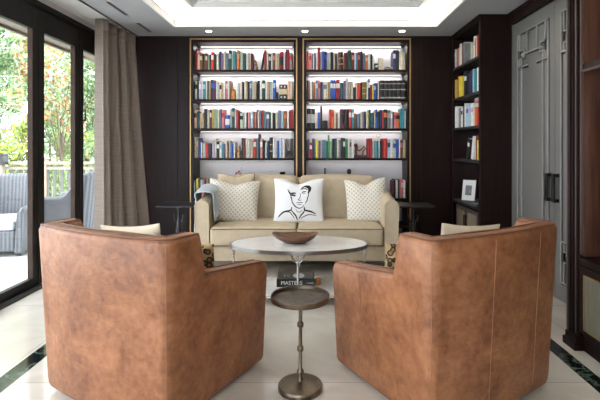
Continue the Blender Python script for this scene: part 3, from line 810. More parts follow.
# big books on the lower shelf
def flat_book(name, label, loc, wx, dy, h, cover, rz, band=None):
    t = empty(name, loc, rz); tag(t, label, 'book', 'books on the coffee table shelf')
    x, y = wx/2, dy/2
    MB().box(-x, x, -y, y, 0, .004).box(-x, x, -y, y, h-.004, h).box(-x, x, -y, -y+.005, .004, h-.004).build('cover', cover, t, bevel=.0015)
    MB().box(-x+.006, x-.006, -y+.005, y-.006, .004, h-.004).build('page_block', PAGES, t)
    return t
SZ = .0885
bk = flat_book('coffee_table_book', 'thick black book with large white spine lettering under the olive book', (-.142, 4.02, SZ), .33, .24, .070, M('black_cover', (.01, .01, .012), .4), 0)
def text(body, size, mat, parent, loc, rot, name='lettering', ext=.0004, xs=1):
    c = bpy.data.curves.new(name, 'FONT'); c.body = body; c.size = size; c.extrude = ext; c.align_x = 'CENTER'; c.align_y = 'CENTER'
    tmp = bpy.data.objects.new('tmp', c); COL.objects.link(tmp)
    dg = bpy.context.evaluated_depsgraph_get(); me = bpy.data.meshes.new_from_object(tmp.evaluated_get(dg)); bpy.data.objects.remove(tmp)
    me.materials.clear(); me.materials.append(mat); o = bpy.data.objects.new(name, me); COL.objects.link(o); o.parent = parent; o.location = loc; o.rotation_euler = rot; o.scale = (xs, 1, 1)
    return o
WHITEINK = M('white_print', (.8, .8, .8), .6, var=.02); GREYINK = M('grey_print', (.45, .42, .36), .6, var=.05)
text('MASTERS', .046, WHITEINK, bk, (-.035, -.1208, .035), (PI/2, 0, 0), xs=1)
text('HOUSES', .016, WHITEINK, bk, (.125, -.1208, .035), (PI/2, 0, 0))
bk2 = flat_book('coffee_table_book', 'olive-brown book with a pale oval emblem, topmost on the coffee table shelf', (-.145, 4.02, SZ+.0705), .30, .23, .056, M('olive_cover', (.09, .08, .055), .5), .0)
MB().lathe([(.001, 0), (.05, 0), (.05, .0006), (.001, .0006)], n=30, sy=.42).build('oval_emblem', M('lilac_emblem', (.52, .48, .50), .5), bk2, loc=(.03, -.1153, .028), rot=(PI/2, 0, 0))
text('B  U', .026, GREYINK, bk2, (-.075, -.1153, .028), (PI/2, 0, 0))
o = MB().lathe([(.001, 0), (.021, 0), (.025, .012), (.025, .045), (.018, .055), (.014, .055), (.019, .044), (.019, .012), (.001, .01)], n=24).build('votive_glass', AMBER, smooth=True, loc=(.052, 3.97, SZ))
tag(o, 'small amber glass votive beside the stacked books on the coffee table shelf', 'votive')

# ================================================================== SMALL BRONZE TABLE IN FRONT
t = empty('drinks_table', (-.063, 2.43, 0)); tag(t, 'small round aged-bronze drinks table standing between the two leather armchairs', 'side table')
MB().lathe([(.001, .492), (.145, .492), (.147, .495), (.001, .496)], n=48).build('tray', BRONZETOP, t, smooth=True, angle=30)
MB().lathe([(.140, .484), (.155, .484), (.159, .492), (.159, .512), (.156, .515), (.152, .512), (.150, .496), (.140, .494)], n=56).build('rim', BRONZE, t, smooth=True, angle=40)
MB().lathe([(.001, .04), (.018, .04), (.016, .055), (.011, .07), (.011, .088), (.019, .094), (.020, .102), (.013, .110), (.0095, .118), (.0095, .205), (.017, .211), (.018, .222), (.017, .233), (.0095, .239), (.0095, .335), (.017, .341), (.018, .352), (.017, .362), (.0095, .368), (.0095, .44), (.014, .462), (.020, .484), (.001, .490)], n=28).build('stem', BRONZE, t, smooth=True, angle=50)
MB().lathe([(.001, 0), (.117, 0), (.120, .004), (.120, .026), (.116, .032), (.09, .036), (.04, .042), (.02, .05), (.001, .05)], n=48).build('base', BRONZE, t, smooth=True, angle=40)

# ================================================================== DARK SIDE TABLES BESIDE THE SOFA
def side_table():
    t = empty('sculptural_side_table', (0, 0, 0))
    b = MB(); pl = [(-.19, -.175), (.19, -.175), (.20, -.165), (.20, .165), (.19, .175), (-.19, .175), (-.20, .165), (-.20, -.165)]
    b.prism(pl, .648, .664); b.build('tabletop', DARKBRONZE, t, bevel=.004)
    MB().lathe([(.001, .02), (.03, .02), (.022, .05), (.016, .12), (.018, .22), (.026, .31), (.033, .38), (.026, .45), (.016, .50), (.012, .56), (.016, .60), (.026, .63), (.04, .648), (.001, .648)], n=24).build('stem', DARKBRONZE, t, smooth=True, angle=60)
    a = MB()
    for s in (-1, 1):
        a.tube([(0, 0, .46), (s*.025, 0, .468), (s*.045, 0, .49), (s*.050, 0, .53)], [.012, .011, .010, .006], 8); a.lathe([(.001, -.012), (.010, -.008), (.012, 0), (.010, .008), (.001, .012)], (s*.052, 0, .54), 10)
    a.build('branch', DARKBRONZE, t, smooth=True)
    MB().lathe([(.001, 0), (.13, 0), (.135, .008), (.12, .02), (.04, .028), (.001, .028)], n=36).build('base', DARKBRONZE, t, smooth=True)
    return t
s1 = side_table(); s2 = copy_tree(s1)
s1.location = (-1.48, 5.0, 0); s2.location = (1.12, 4.98, 0)
tag(s1, 'dark bronze side table with sculptural stem, left of the sofa by the curtain', 'side table', 'sculptural side tables')
tag(s2, 'dark bronze side table with sculptural stem, right of the sofa', 'side table', 'sculptural side tables')

# ================================================================== BOOKS
BC = {'wh':((.74,.73,.70),'white'),'cream':((.66,.58,.44),'cream'),'peach':((.72,.44,.30),'peach'),'tan':((.45,.34,.22),'tan'),
 'brown':((.20,.085,.035),'brown'),'gold':((.50,.30,.07),'golden'),'yel':((.70,.56,.05),'yellow'),'or':((.62,.16,.04),'orange'),
 'red':((.52,.035,.03),'red'),'crim':((.26,.012,.02),'crimson'),'pink':((.62,.22,.24),'pink'),'mar':((.14,.02,.035),'maroon'),
 'pur':((.16,.09,.20),'purple'),'lav':((.45,.40,.60),'lavender'),'navy':((.018,.028,.10),'navy'),'blue':((.03,.10,.42),'blue'),
 'lblue':((.36,.52,.62),'light blue'),'teal':((.04,.25,.30),'teal'),'dteal':((.02,.08,.10),'dark teal'),'dgrn':((.015,.065,.04),'dark green'),
 'grn':((.05,.28,.08),'green'),'sage':((.22,.36,.22),'sage green'),'lgrn':((.52,.60,.45),'pale green'),'olive':((.16,.13,.03),'olive'),
 'gry':((.22,.22,.22),'grey'),'lgry':((.46,.46,.44),'light grey'),'slate':((.13,.17,.25),'slate blue'),'blk':((.012,.012,.014),'black')}
BM = {k: M('book_cloth_'+k, v[0], .55, var=.15, scale=25) for k, v in BC.items()}
BOOKS = []     # (object, colour, where, size words, shelf key)
def book_mesh(w_, h_, d_, col, band=None, bands=((.62, .80),)):
    # local: x thickness, y depth (spine at y=0 facing -y), z up; rounded spine, boards, recessed pages, title band
    b = MB(); t = min(.003, w_*.16); N = 5
    arc = [(-w_/2+w_*q/N, -.10*w_*math.sin(PI*q/N)) for q in range(N+1)]
    zs = [0]; segs = []
    if band:
        for a, c in bands: segs += [(zs[-1], a*h_, 0), (a*h_, c*h_, 2)]; zs.append(c*h_)
    segs.append((zs[-1], h_, 0))
    for z0, z1, mi in segs:
        for q in range(N):
            b.add([(*arc[q], z0), (*arc[q+1], z0), (*arc[q+1], z1), (*arc[q], z1)], [(0,1,2,3)], mi)
    b.add([(x, y, 0) for x, y in arc]+[(w_/2, .006, 0), (-w_/2, .006, 0)], [tuple(reversed(range(N+3)))])
    b.add([(x, y, h_) for x, y in arc]+[(w_/2, .006, h_), (-w_/2, .006, h_)], [tuple(range(N+3))])
    b.box(-w_/2, -w_/2+t, 0, d_, 0, h_).box(w_/2-t, w_/2, 0, d_, 0, h_)
    b.box(-w_/2+t, w_/2-t, .004, d_-.006, .004, h_-.005, 1)
    return b
def add_book(px, py, pz, w_, h_, d_, col, band, face, where, lean=0, bands=((.62,.80),)):
    o = book_mesh(w_, h_, d_, col, band, bands).build('book', [BM[col], PAGES, BM[band or 'wh']])
    base = Matrix.Rotation(0 if face == 0 else -PI/2, 3, 'Z')
    o.location = (px, py, pz+.0008); 
    if lean:
        o.rotation_euler = (base @ Matrix.Rotation(lean, 3, 'Y')).to_euler()
        o.location.z += abs(math.sin(lean))*w_/2
    else: o.rotation_euler = base.to_euler()
    sz = 'slim' if w_ < .02 else ('thick' if w_ > .042 else '')
    BOOKS.append((o, col, where, sz)); return o
SHN = ['top', 'second', 'third', 'fourth', 'lowest']
def row(case, si, o0, base, data, depth0=.045):
    s_ = 450/(YW+depth0)
    for tok in data.split(';'):
        p = tok.split()
        if not p: continue
        z0, z1, zt, c = float(p[0]), float(p[1]), float(p[2]), p[3]
        band = p[4] if len(p) > 4 and not p[4].startswith('L') else None
        lean = [float(q[1:]) for q in p if q[0] == 'L']; lean = math.radians(lean[0]) if lean else 0
        x0 = (o0+z0/10.91-312)/s_; x1 = (o0+z1/10.91-312)/s_
        h_ = (base-zt)/10.91/s_; h_ = min(h_, .33)
        w_ = x1-x0-.0012
        dd = random.uniform(.14, .20); y = YW+depth0+random.uniform(-.01, .02)
        lab = ((.3, .36), (.62, .68)) if band == 'gold' else ((.28, .72),) if w_ > .045 else ((.58, .82),)
        if lean: w_ = max(.012, w_-h_*abs(math.sin(lean)))
        x = (x0+x1)/2
        if lean: x -= math.sin(lean)*h_/2
        add_book(x, y, SH[si], w_, h_, dd, c, band, 0, (case, si), lean, lab)
L_, R_ = 'left bookcase', 'right bookcase'
row(L_,0,190,275,"40 48 75 wh;49 62 80 blk;63 79 50 crim;81 104 105 peach;106 134 88 brown cream;136 149 95 blk;150 168 90 olive;169 189 92 mar wh;190 211 110 sage;212 230 105 blk;232 261 80 red wh;263 289 105 blk;291 315 90 lgrn;318 334 68 navy;336 364 90 pur;366 384 65 cream;386 419 92 slate;421 454 60 dgrn lgry;456 464 75 wh;466 499 65 teal;510 543 60 or tan;546 574 70 lgrn;576 606 88 dteal")
row(L_,0,243,275,"33 50 80 wh;52 74 85 tan;76 84 90 wh;86 108 90 mar;114 158 165 olive gold L-12;196 226 70 dgrn L10;229 255 55 crim;258 276 75 cream;278 304 95 blk lgry;306 320 80 wh;322 349 82 brown pink;352 372 85 cream;374 396 88 tan;400 440 70 crim blk;442 456 75 wh;462 483 52 mar;484 504 52 crim;508 534 88 gry red;535 541 90 red")
row(L_,1,190,272,"38 50 72 blk;52 75 70 lgrn blk;76 90 62 blk;92 120 68 lav wh;124 136 62 wh;138 168 72 teal lblue;170 185 65 wh;188 204 65 dgrn;206 222 68 gold;224 252 55 navy blue;254 282 62 mar blue;285 298 65 wh;300 318 85 lgry;320 344 78 cream blk;346 364 95 tan;367 385 72 wh;387 410 65 pink wh;411 425 80 wh;428 445 65 brown;502 520 95 wh;522 545 92 lgry;547 567 75 cream;568 582 75 navy")
row(L_,1,243,272,"14 33 68 cream;35 50 66 tan;52 70 75 blk;73 98 62 slate lgry;100 120 78 lgry;122 146 70 tan;156 182 65 blk;184 205 76 wh;207 240 62 dgrn wh;245 262 72 wh;264 285 75 tan;287 309 72 lgry;312 325 80 wh;327 354 55 blue lblue;485 512 65 peach;514 540 68 cream")
row(L_,2,190,262,"38 74 60 peach blk;76 96 75 dteal;102 152 92 tan gold;156 180 48 blk;182 206 60 lgrn;210 235 52 mar cream;237 261 50 gold;263 301 52 sage;304 320 60 cream;322 341 50 slate;343 376 55 pink red;384 432 120 blue wh;436 454 48 lgry;456 486 38 dgrn tan;488 504 45 lblue;506 530 60 red;532 545 78 blk;547 577 95 lgrn blk;580 598 92 lgry")
row(L_,2,243,262,"20 36 82 wh;39 52 88 blk;54 76 88 pink;79 110 76 lblue wh;112 126 80 mar;127 142 80 or tan;144 160 58 pur;162 178 82 cream;180 200 68 slate;202 228 62 red;230 254 75 teal;256 286 76 pur wh;290 305 85 dgrn;307 323 85 wh;325 350 92 blk;353 376 90 cream;380 396 62 slate;397 415 64 slate;417 441 75 lblue;444 478 70 brown or;481 501 78 wh;505 530 60 crim;532 543 55 red")
row(L_,3,190,281,"40 61 52 cream gold;63 85 56 tan cream;88 105 62 navy;107 119 95 blue;121 134 112 wh;136 166 122 lgry;169 196 120 red;199 237 120 blk;241 262 92 lav;264 285 68 cream;288 318 100 blk wh;322 345 108 wh lav;347 370 128 teal;372 385 125 pur;387 403 92 cream;405 422 118 brown;425 439 92 lgry;441 468 122 blue;470 490 112 wh;560 578 62 blk;580 600 68 mar")
row(L_,3,243,281,"23 53 75 cream;55 78 78 lgry;80 96 85 cream;98 110 92 tan;112 141 70 red wh;147 164 65 teal;166 187 20 blk;189 212 70 pink wh;218 238 88 blk;240 260 115 lgrn;263 284 92 navy;287 322 55 blk gold;325 345 62 wh;350 371 98 lgry;373 391 92 blue;396 424 65 lblue lav;426 454 75 wh")
row(R_,0,303,275,"38 61 70 red;63 92 85 pink red;94 107 82 blk;109 119 92 wh;121 142 85 dteal;148 158 75 wh;160 188 30 crim;191 204 70 wh;206 229 68 blue;231 260 68 navy blue;262 272 70 lav;275 300 75 lgry;302 330 76 blk;333 350 85 cream;353 371 88 blk;378 384 80 wh;386 411 75 brown gold;412 438 75 blk gold;450 484 80 mar;488 529 60 dgrn;532 560 80 mar pink;562 578 92 wh")
row(R_,0,356,275,"-7 18 84 teal;21 43 78 crim pink;46 74 70 blk;76 100 88 slate;103 130 112 or peach;133 154 92 wh;157 180 100 blk;182 198 120 lgrn;405 430 60 navy wh;432 468 58 blk navy;471 490 68 wh;492 520 72 cream;523 541 85 lgry")
row(R_,1,303,272,"38 57 60 blk;59 73 65 mar;78 97 82 wh;99 114 75 olive;116 134 82 or;137 164 62 slate lblue;166 188 58 pink red;190 205 76 blk;206 220 76 slate;223 259 75 cream slate;262 272 76 lgrn;274 297 75 gold;299 327 58 blue wh;329 357 58 blue wh;360 380 58 crim wh;381 402 58 crim wh;405 440 86 dteal;443 465 68 pur;467 494 40 lgry;496 520 80 tan;522 545 76 lgry;547 578 140 blk")
row(R_,1,356,272,"-4 16 88 peach;19 50 90 red;52 66 80 blk;68 116 80 olive gold;118 130 75 wh;132 155 45 navy wh;157 177 110 crim;179 195 112 yel;198 220 90 blue lblue;222 238 92 navy;240 254 60 wh")
row(R_,2,303,262,"40 86 46 blk lgry;88 132 48 blk lgry;135 158 92 cream;160 185 88 blue;189 210 20 blk;213 270 175 blk;286 310 52 red;312 336 55 or red;340 360 65 cream;362 378 98 brown;380 402 84 wh;408 450 52 mar blk;452 498 52 blk;501 530 52 red wh;534 556 52 teal wh;559 580 98 brown")
row(R_,2,356,262,"14 46 104 slate;49 68 90 cream;70 87 80 gry;89 108 78 navy;111 135 80 cream yel;137 160 58 dgrn;163 195 92 dteal;198 211 80 cream;213 238 54 blue navy;241 262 80 blk;264 285 60 navy;287 302 75 red;304 340 54 blk or;343 375 60 gry lgry;378 399 65 lgry wh;401 415 80 navy;417 439 85 pink red;441 478 88 or blk;482 505 45 teal;507 530 45 teal;533 541 70 wh")
row(R_,3,303,283,"38 49 88 dgrn;51 69 75 pur;72 98 115 red wh;100 118 70 navy;119 136 75 slate;139 166 85 yel;172 190 95 pur;192 206 90 wh;208 232 88 slate;234 256 88 teal;258 271 100 brown;273 290 32 grn;292 318 105 sage;322 344 70 blk;346 369 68 dteal;371 391 90 cream;393 406 85 lgry;408 418 85 slate;420 436 62 blk;438 459 65 blk wh;461 491 75 grn;493 508 72 wh;510 530 75 lgry mar;532 556 80 wh")
row(R_,3,356,283,"128 151 70 crim;153 178 68 red;182 203 92 lgry;206 245 98 teal;247 257 90 wh;259 279 98 blk;285 300 70 crim;302 340 68 red;345 373 80 lblue navy;376 399 75 wh;402 435 90 lgry blue;438 470 78 blue;472 482 72 wh;484 514 85 brown pink;517 541 85 tan")
# books at the ends of the lowest shelf, either side of the sofa
row(L_,4,190,386-12,"40 55 180 lblue wh;57 68 175 dgrn;70 88 160 yel;92 112 170 navy;114 132 175 lblue;134 152 165 or;154 178 178 navy;180 196 170 tan")
row(R_,4,384,404-12,"90 108 205 mar;110 128 190 blk;130 150 200 wh;152 170 195 blk;172 190 198 pink;192 212 194 pink wh;214 232 200 wh")
# encyclopaedia volumes
s_ = 450/(YW+.045)
for k in range(6):
    x0 = (356+(262+46.5*k)/10.91-312)/s_; 
    o = book_mesh(.052, .245, .19, 'blk', 'x', ((.06, .13), (.50, .54), (.80, .84))).build('book', [BM['blk'], PAGES, M('book_silver_tooling', (.36, .34, .28), .4, var=.2)])
    o.location = (x0+.028, YW+.045, SH[1]+.0008)
    o['label'] = 'uniform black encyclopaedia volume with silver tooling, in the set ending the right bookcase second shelf'
    o['label'] = 'black volume of the matching silver-tooled set on the right bookcase second shelf'
    tag(o, None, 'book', 'matching black encyclopaedia volumes')
# side bookcase: spines face the room (-x)
def srow(si, base_h, data):
    for tok in data.split(';'):
        p = tok.split()
        p0, p1, h_, c = float(p[0]), float(p[1]), float(p[2]), p[3]
        band = p[4] if len(p) > 4 and p[4][0] != 'L' else None
        lean = [float(q[1:]) for q in p if q[0] == 'L']; lean = math.radians(lean[0]) if lean else 0
        ya = 450*1.81/(p0-312); yb = 450*1.81/(p1-312); w_ = ya-yb-.0015
        if lean: w_ = max(.014, w_-h_*abs(math.sin(lean)))
        yy = (ya+yb)/2+(math.sin(lean)*h_/2 if lean else 0)
        add_book(1.81+random.uniform(-.01,.012), yy, SH[si], w_, h_, random.uniform(.17,.21), c, band, 1, ('side bookcase', si), lean)
srow(0, 0, "454.9 456.3 .245 lgry wh;456.4 458.2 .245 or;458.3 459.6 .24 lgry;459.7 461.2 .275 wh;461.3 462.5 .27 brown;462.6 464 .27 cream;464.1 465.8 .24 gry;470.4 471.5 .20 cream;472.6 474.4 .26 wh lblue;474.5 475.6 .23 dgrn;475.7 477.5 .235 peach;477.6 478.8 .24 red")
srow(1, 0, "455.2 457.4 .235 gold;457.5 459 .27 crim;459.2 462.6 .25 yel;463.4 464.6 .26 gry;464.7 467.2 .28 blk wh;467.3 469.6 .25 blk;469.7 472 .26 navy;472.3 474 .27 lblue;474.1 475.9 .255 teal;476 477.2 .27 wh;477.6 478.8 .24 cream")
srow(2, 0, "455 456.9 .27 wh;457.8 460.6 .24 gry;461.3 462.8 .25 wh navy;462.9 464.4 .25 navy;464.5 465.4 .28 wh;465.5 468.6 .26 lblue pur;468.7 470.9 .26 lblue lav;471 473.5 .26 wh lav;474 476 .21 or;476.2 478.2 .20 red")
srow(3, 0, "466.2 470.0 .24 blk wh L14;469.8 473.8 .26 wh L14;475.2 476.2 .27 brown;476.3 477.3 .24 crim;477.4 478.6 .22 yel lgrn")
b = MB().box(0, .17, -.11, .11, 0, .022); 
for k, (c, zz) in enumerate((('pink', 0.0), ('lgry', .024))):
    yv = 4.94-.01*k; o = MB().box(0, .17, -.09, .09, 0, .003).box(0, .17, -.09, .09, .019, .022).box(0, .004, -.09, .09, .003, .019).box(.004, .165, -.085, .085, .003, .019, 1).build('book', [BM[c], PAGES])
    o.location = (1.815, yv, SH[2]+.2635+zz)
    tag(o, ['pink book lying flat atop the upright books, side bookcase third shelf', 'light grey book lying topmost on the flat pink book, side bookcase'][k], 'book', 'books in the side bookcase')
# labels
from collections import Counter
rows_ = {}
for e in BOOKS: rows_.setdefault(e[2], []).append(e)
ORD = ['', 'first', 'second', 'third', 'fourth', 'fifth', 'sixth', 'seventh', 'eighth', 'ninth', 'tenth']
for (case, si), es in rows_.items():
    es.sort(key=(lambda e: e[0].location.x) if 'side' not in case else (lambda e: -e[0].location.y))
    nm = [BC[e[1]][1] for e in es]
    labs = []
    for i, e in enumerate(es):
        a = (e[3]+' ' if e[3] else '')+nm[i]
        if i == 0: s_2 = 'at its left end'
        elif i == len(es)-1: s_2 = 'at its right end'
        elif nm[i-1] == nm[i+1]: s_2 = 'between two %s ones' % nm[i-1]
        else: s_2 = 'between %s and %s' % (nm[i-1], nm[i+1])
        labs.append('%s book, %s %s shelf, %s' % (a, case, SHN[si], s_2))
    cn = Counter(labs)
    seen = Counter()
    for i, e in enumerate(es):
        lb = labs[i]
        if cn[lb] > 1:
            same = [j for j in range(len(es)) if nm[j] == nm[i]]; k = same.index(i)+1
            lb = '%s book, %s %s shelf, %s %s one from its left' % (nm[i], case, SHN[si], ORD[min(k, 10)], nm[i])
        tag(e[0], lb, 'book', 'books on the %s shelf of the %s' % (SHN[si], case))

# ---- ornaments among the books
def at_px(px, d): return (px-312)*d/450
o = empty('photo_frame', (1.875, 5.40, SH[4]+.0035)); tag(o, 'white-matted photo frame leaning on the side bookcase shelf above the cloth doors', 'photo frame')
o.rotation_euler = (Matrix.Rotation(.85, 3, 'Z') @ Matrix.Rotation(.2, 3, 'Y')).to_euler()
MB().box(-.008, .008, -.085, .085, 0, .26).build('frame', BLACK, o, bevel=.002)
MB().box(-.0095, -.008, -.078, .078, .008, .252).build('mat_board', WHITEPAINT, o)
MB().box(-.0105, -.0095, -.035, .04, .07, .19).build('photograph', M('grey_photograph', (.10,.10,.11), .4, var=.6, scale=18), o)
o = empty('desk_clock', (1.87, 4.90, SH[4]+.001)); tag(o, 'small dark desk ornament beside the photo frame in the side bookcase', 'ornament')
MB().box(-.04, .04, -.06, .06, 0, .02).build('plinth', BLACK, o, bevel=.003); MB().lathe([(.001, .02), (.03, .02), (.022, .05), (.05, .09), (.045, .13), (.001, .15)], n=20).build('body', DARKBRONZE, o, smooth=True)
o = MB().box(-.055, .055, -.09, .09, 0, .025).build('keepsake_box', M('pewter_box', (.20,.20,.21), .35, metal=.5), bevel=.004, loc=(1.845, 5.06-.09+.02, SH[4]+.001))
tag(o, 'flat pewter box in front of the desk ornament, side bookcase', 'box')
# brass lantern box, second shelf left bay
x = at_px(233.2, 5.78); o = empty('brass_box', (x, 5.80, SH[1]+.001)); tag(o, 'small brown and brass domed box on the left bookcase second shelf', 'ornament')
MB().rbox((0, 0, .06), (.030, .035, .06), .012).build('body', M('bronzed_brass', (.42, .20, .05), .35, metal=.6, var=.3, scale=30), o, smooth=True)
MB().lathe([(.001, .12), (.028, .12), (.02, .134), (.005, .14), (.001, .148)], n=20).build('lid', GOLD, o, smooth=True)
# black and cream tea caddy
x = at_px(283.2, 5.80); o = empty('tea_caddy', (x, 5.82, SH[1]+.001)); tag(o, 'black and cream banded caddy near the right end of left bookcase second shelf', 'box')
MB().rbox((0, 0, .034), (.050, .05, .034), .005).build('lower_band', BLACK, o, smooth=True)
MB().rbox((0, 0, .104), (.054, .054, .036), .008).build('middle_band', M('gilt_ivory', (.66, .52, .30), .5, var=.2, scale=30), o, smooth=True)
MB().rbox((0, 0, .168), (.050, .05, .026), .005).build('upper_band', BLACK, o, smooth=True)
k = MB()
for s in (-.024, .024):
    for zz in (.034, .168): k.lathe([(.001, 0), (.008, 0), (.008, .002), (.001, .002)], (0, 0, 0), 12)
for s in (-.022, .022):
    for zz in (.034, .168): k.box(s-.008, s+.008, -.052, -.050, zz-.012, zz+.012)
k.build('ivory_inlay', BM['cream'], o)
o2 = MB().rbox((0, 0, .05), (.015, .03, .045), .008).build('ink_bottle', BLACK, smooth=True, loc=(at_px(277.3, 5.80), 5.80, SH[1]+.003)); tag(o2, 'little black box beside the banded caddy, left bookcase second shelf', 'box')
# brass hourglass
x = at_px(238.2, 5.80); o = empty('brass_figurine', (x, 5.82, SH[3]+.001)); tag(o, 'squat brass and ivory figurine on the left bookcase fourth shelf', 'figurine')
MB().lathe([(.001, 0), (.033, 0), (.034, .012), (.028, .03), (.034, .05), (.026, .08), (.014, .098), (.001, .102)], n=24).build('body', M('ivory_brass', (.52, .33, .15), .35, metal=.4, var=.3, scale=40), o, smooth=True)
MB().lathe([(.001, .098), (.018, .106), (.024, .125), (.018, .145), (.001, .152)], n=20).build('head', M('pale_bone', (.62, .48, .32), .5), o, smooth=True)
# glass vase
x = at_px(289.4, 5.80); o = MB().lathe([(.001, 0), (.038, 0), (.044, .01), (.046, .12), (.05, .25), (.046, .25), (.042, .12), (.04, .014), (.001, .012)], n=32).build('glass_vase', VASEGLASS, smooth=True, loc=(x, 5.84, SH[3]+.001)); tag(o, 'tall clear glass cylinder vase at the right end of left bookcase fourth shelf', 'vase')
# low black camera, cream box and open book, top shelf right bay
x = at_px(375.2, 5.78); o = empty('camera', (x, 5.79, SH[0]+.001)); tag(o, 'small black folding camera on the right bookcase top shelf', 'camera')
MB().rbox((0, 0, .045), (.034, .03, .045), .008).build('body', BLACK, o, smooth=True)
MB().lathe([(.001, 0), (.018, 0), (.020, .03), (.015, .034), (.001, .030)], n=20).build('lens', STEEL, o, smooth=True, loc=(.008, -.03, .045), rot=(PI/2, 0, 0))
x = at_px(381.2, 5.78); o = MB().rbox((0, 0, .082), (.032, .035, .082), .004).box(-.024, .024, -.037, -.035, .02, .14, 1).build('cream_box', [BM['cream'], M('ivory_card', (.58, .54, .38), .6, var=.25, scale=60)], loc=(x, 5.80, SH[0]+.001)); tag(o, 'short cream patterned box on the right bookcase top shelf', 'box')
x = at_px(388.8, 5.78)
o = MB().box(-.055, .05, -.07, .07, 0, .016).build('book', [BM['blk']], bevel=.002, loc=(x, 5.82, SH[0]+.001)); tag(o, 'black book lying flat at the gap, right bookcase top shelf', 'book', 'books on the top shelf of the right bookcase')
b = MB(); b.grid(lambda u, v: (-.052+.10*u, -.065+.13*v, .004+.028*abs(math.sin(PI*u))**.6), 20, 3); b.grid(lambda u, v: (-.052+.10*u, -.065+.13*v, 0), 20, 3)
o = b.build('book', PAGES, smooth=True, solid=.002, loc=(x, 5.82, SH[0]+.0195)); tag(o, 'open white book lying on the flat black book, right bookcase top shelf', 'book', 'books on the top shelf of the right bookcase')
# abstract bronze sculpture, fourth shelf right bay
x = at_px(361, 5.80); o = empty('abstract_sculpture', (x, 5.82, SH[3]+.001)); tag(o, 'dark bronze looping sculpture on the right bookcase fourth shelf', 'sculpture')
MB().rbox((0, 0, .018), (.085, .04, .018), .006).build('plinth', M('brown_stone', (.06, .025, .02), .4, var=.3), o, smooth=True)
MB().tube([(-.06, 0, .036), (-.065, 0, .09), (-.05, 0, .14), (-.06, 0, .175), (-.085, 0, .17), (-.075, 0, .15), (-.05, 0, .11), (-.02, 0, .09), (.02, 0, .12), (.04, 0, .15), (.06, 0, .12), (.03, 0, .09), (.02, 0, .036)], [.012,.016,.014,.02,.014,.010,.012,.010,.009,.010,.009,.010,.012], 10).build('figure', M('copper_bronze', (.16, .06, .025), .35, metal=.5, var=.4), o, smooth=True)
# wire ring ornament standing behind the books
x = at_px(378.5, 5.95); o = empty('wire_ring', (x, 5.975, SH[3]+.001)); tag(o, 'thin gold wire ring ornament rising behind the books, right bookcase fourth shelf', 'ornament')
MB().lathe([(.001, 0), (.03, 0), (.03, .006), (.001, .008)], n=20).tube([(0, 0, .006), (0, 0, .265)], .003, 6).build('stand', GOLD, o, smooth=True)
MB().tube([(.027*math.cos(2*PI*q/24), 0, .292+.027*math.sin(2*PI*q/24)) for q in range(24)], .0035, 6, closed=True).build('ring', GOLD, o, smooth=True)
# ornaments behind the sofa
o = empty('flower_vase', (at_px(238, 5.85), 5.85, SH[4]+.001)); tag(o, 'little vase of red blooms showing over the sofa back, left bookcase', 'vase')
MB().lathe([(.001, 0), (.03, 0), (.045, .06), (.03, .14), (.018, .20), (.022, .22), (.001, .21)], n=24).build('vase', BM['lgry'], o, smooth=True)
for (dx, dz) in ((-.02, .31), (.012, .33), (.03, .30)):
    MB().tube([(0, 0, .2), (dx, 0, dz)], .002, 5).build('stem', BM['dgrn'], o); MB().rbox((dx, 0, dz), (.015, .015, .013), .010, n=3).build('bloom', BM['red'], o, smooth=True)
for (px, hh, lb) in ((282.5, .34, 'round black vase top showing over the sofa back by the left bookcase right end'),):
    o = MB().lathe([(.001, 0), (.04, 0), (.055, .10), (.05, .22), (.02, .28), (.034, .30), (.034, hh-.012), (.001, hh-.01)], n=24).build('black_vase', BLACK, smooth=True, loc=(at_px(px, 5.85), 5.85, SH[4]+.001)); tag(o, lb, 'vase')
o = MB().lathe([(.001, 0), (.035, 0), (.035, .22), (.012, .27), (.010, .36), (.013, .362), (.013, .375), (.001, .375)], n=24).build('black_bottle', BLACK, smooth=True, loc=(at_px(325, 5.85), 5.85, SH[4]+.001)); tag(o, 'slender black bottle neck right of the portrait pillow, right bookcase', 'bottle')
o = MB().lathe([(.001, 0), (.045, 0), (.05, .15), (.03, .26), (.022, .30), (.030, .32), (.026, .355), (.001, .37)], n=24).build('black_figurine', DARKBRONZE, smooth=True, loc=(at_px(349, 5.85), 5.85, SH[4]+.001)); tag(o, 'small black bust showing over the sofa back, right bookcase', 'figurine')


# ================================================================== OUTDOORS, beyond the glass doors
struct('floor.001', MB().box(-9.5, -2.70, -3, 9.0, -.14, -.03), DECK)
tag(MB().box(-40, 8, 9.0, 50, -.9, -.8).box(-40, -9.5, -8, 9.0, -.9, -.8).build('lawn', LAWN), 'green lawn beyond the terrace railing', 'lawn', kind='stuff')
b = MB(); b.box(-3.02, -2.70, -3, 9.0, 2.50, 2.62); b.box(-3.06, -3.02, -3, 9.0, 2.47, 2.66)
struct('ceiling.003', b, EAVE)
# railing
rl = empty('deck_railing', (-6, 8.6, -.03)); tag(rl, 'weathered wooden deck railing with grey balusters across the terrace edge', 'railing')
for (x0, x1) in ((-3.4, .4), ):
    MB().box(x0, 3.05, -.07, .07, .98, 1.03).build('top_rail', RAILM, rl, bevel=.004)
    MB().box(x0, 3.05, -.03, .03, .88, .94).box(x0, 3.05, -.03, .03, .10, .16).build('rail', RAILM, rl, bevel=.003)
bal = None
for k in range(46):
    x = -3.33+.138*k
    if bal is None: bal = MB().box(-.022, .022, -.018, .018, .16, .88).build('baluster', BALM, rl, loc=(x, 0, 0))
    else: c = bal.copy(); COL.objects.link(c); c.parent = rl; c.location = (x, 0, 0)
for x in (-3.45, -1.3, .9, 3.0):
    MB().box(x-.05, x+.05, -.05, .05, 0, 1.08).box(x-.065, x+.065, -.065, .065, 1.08, 1.11).build('post', RAILM, rl, bevel=.004)
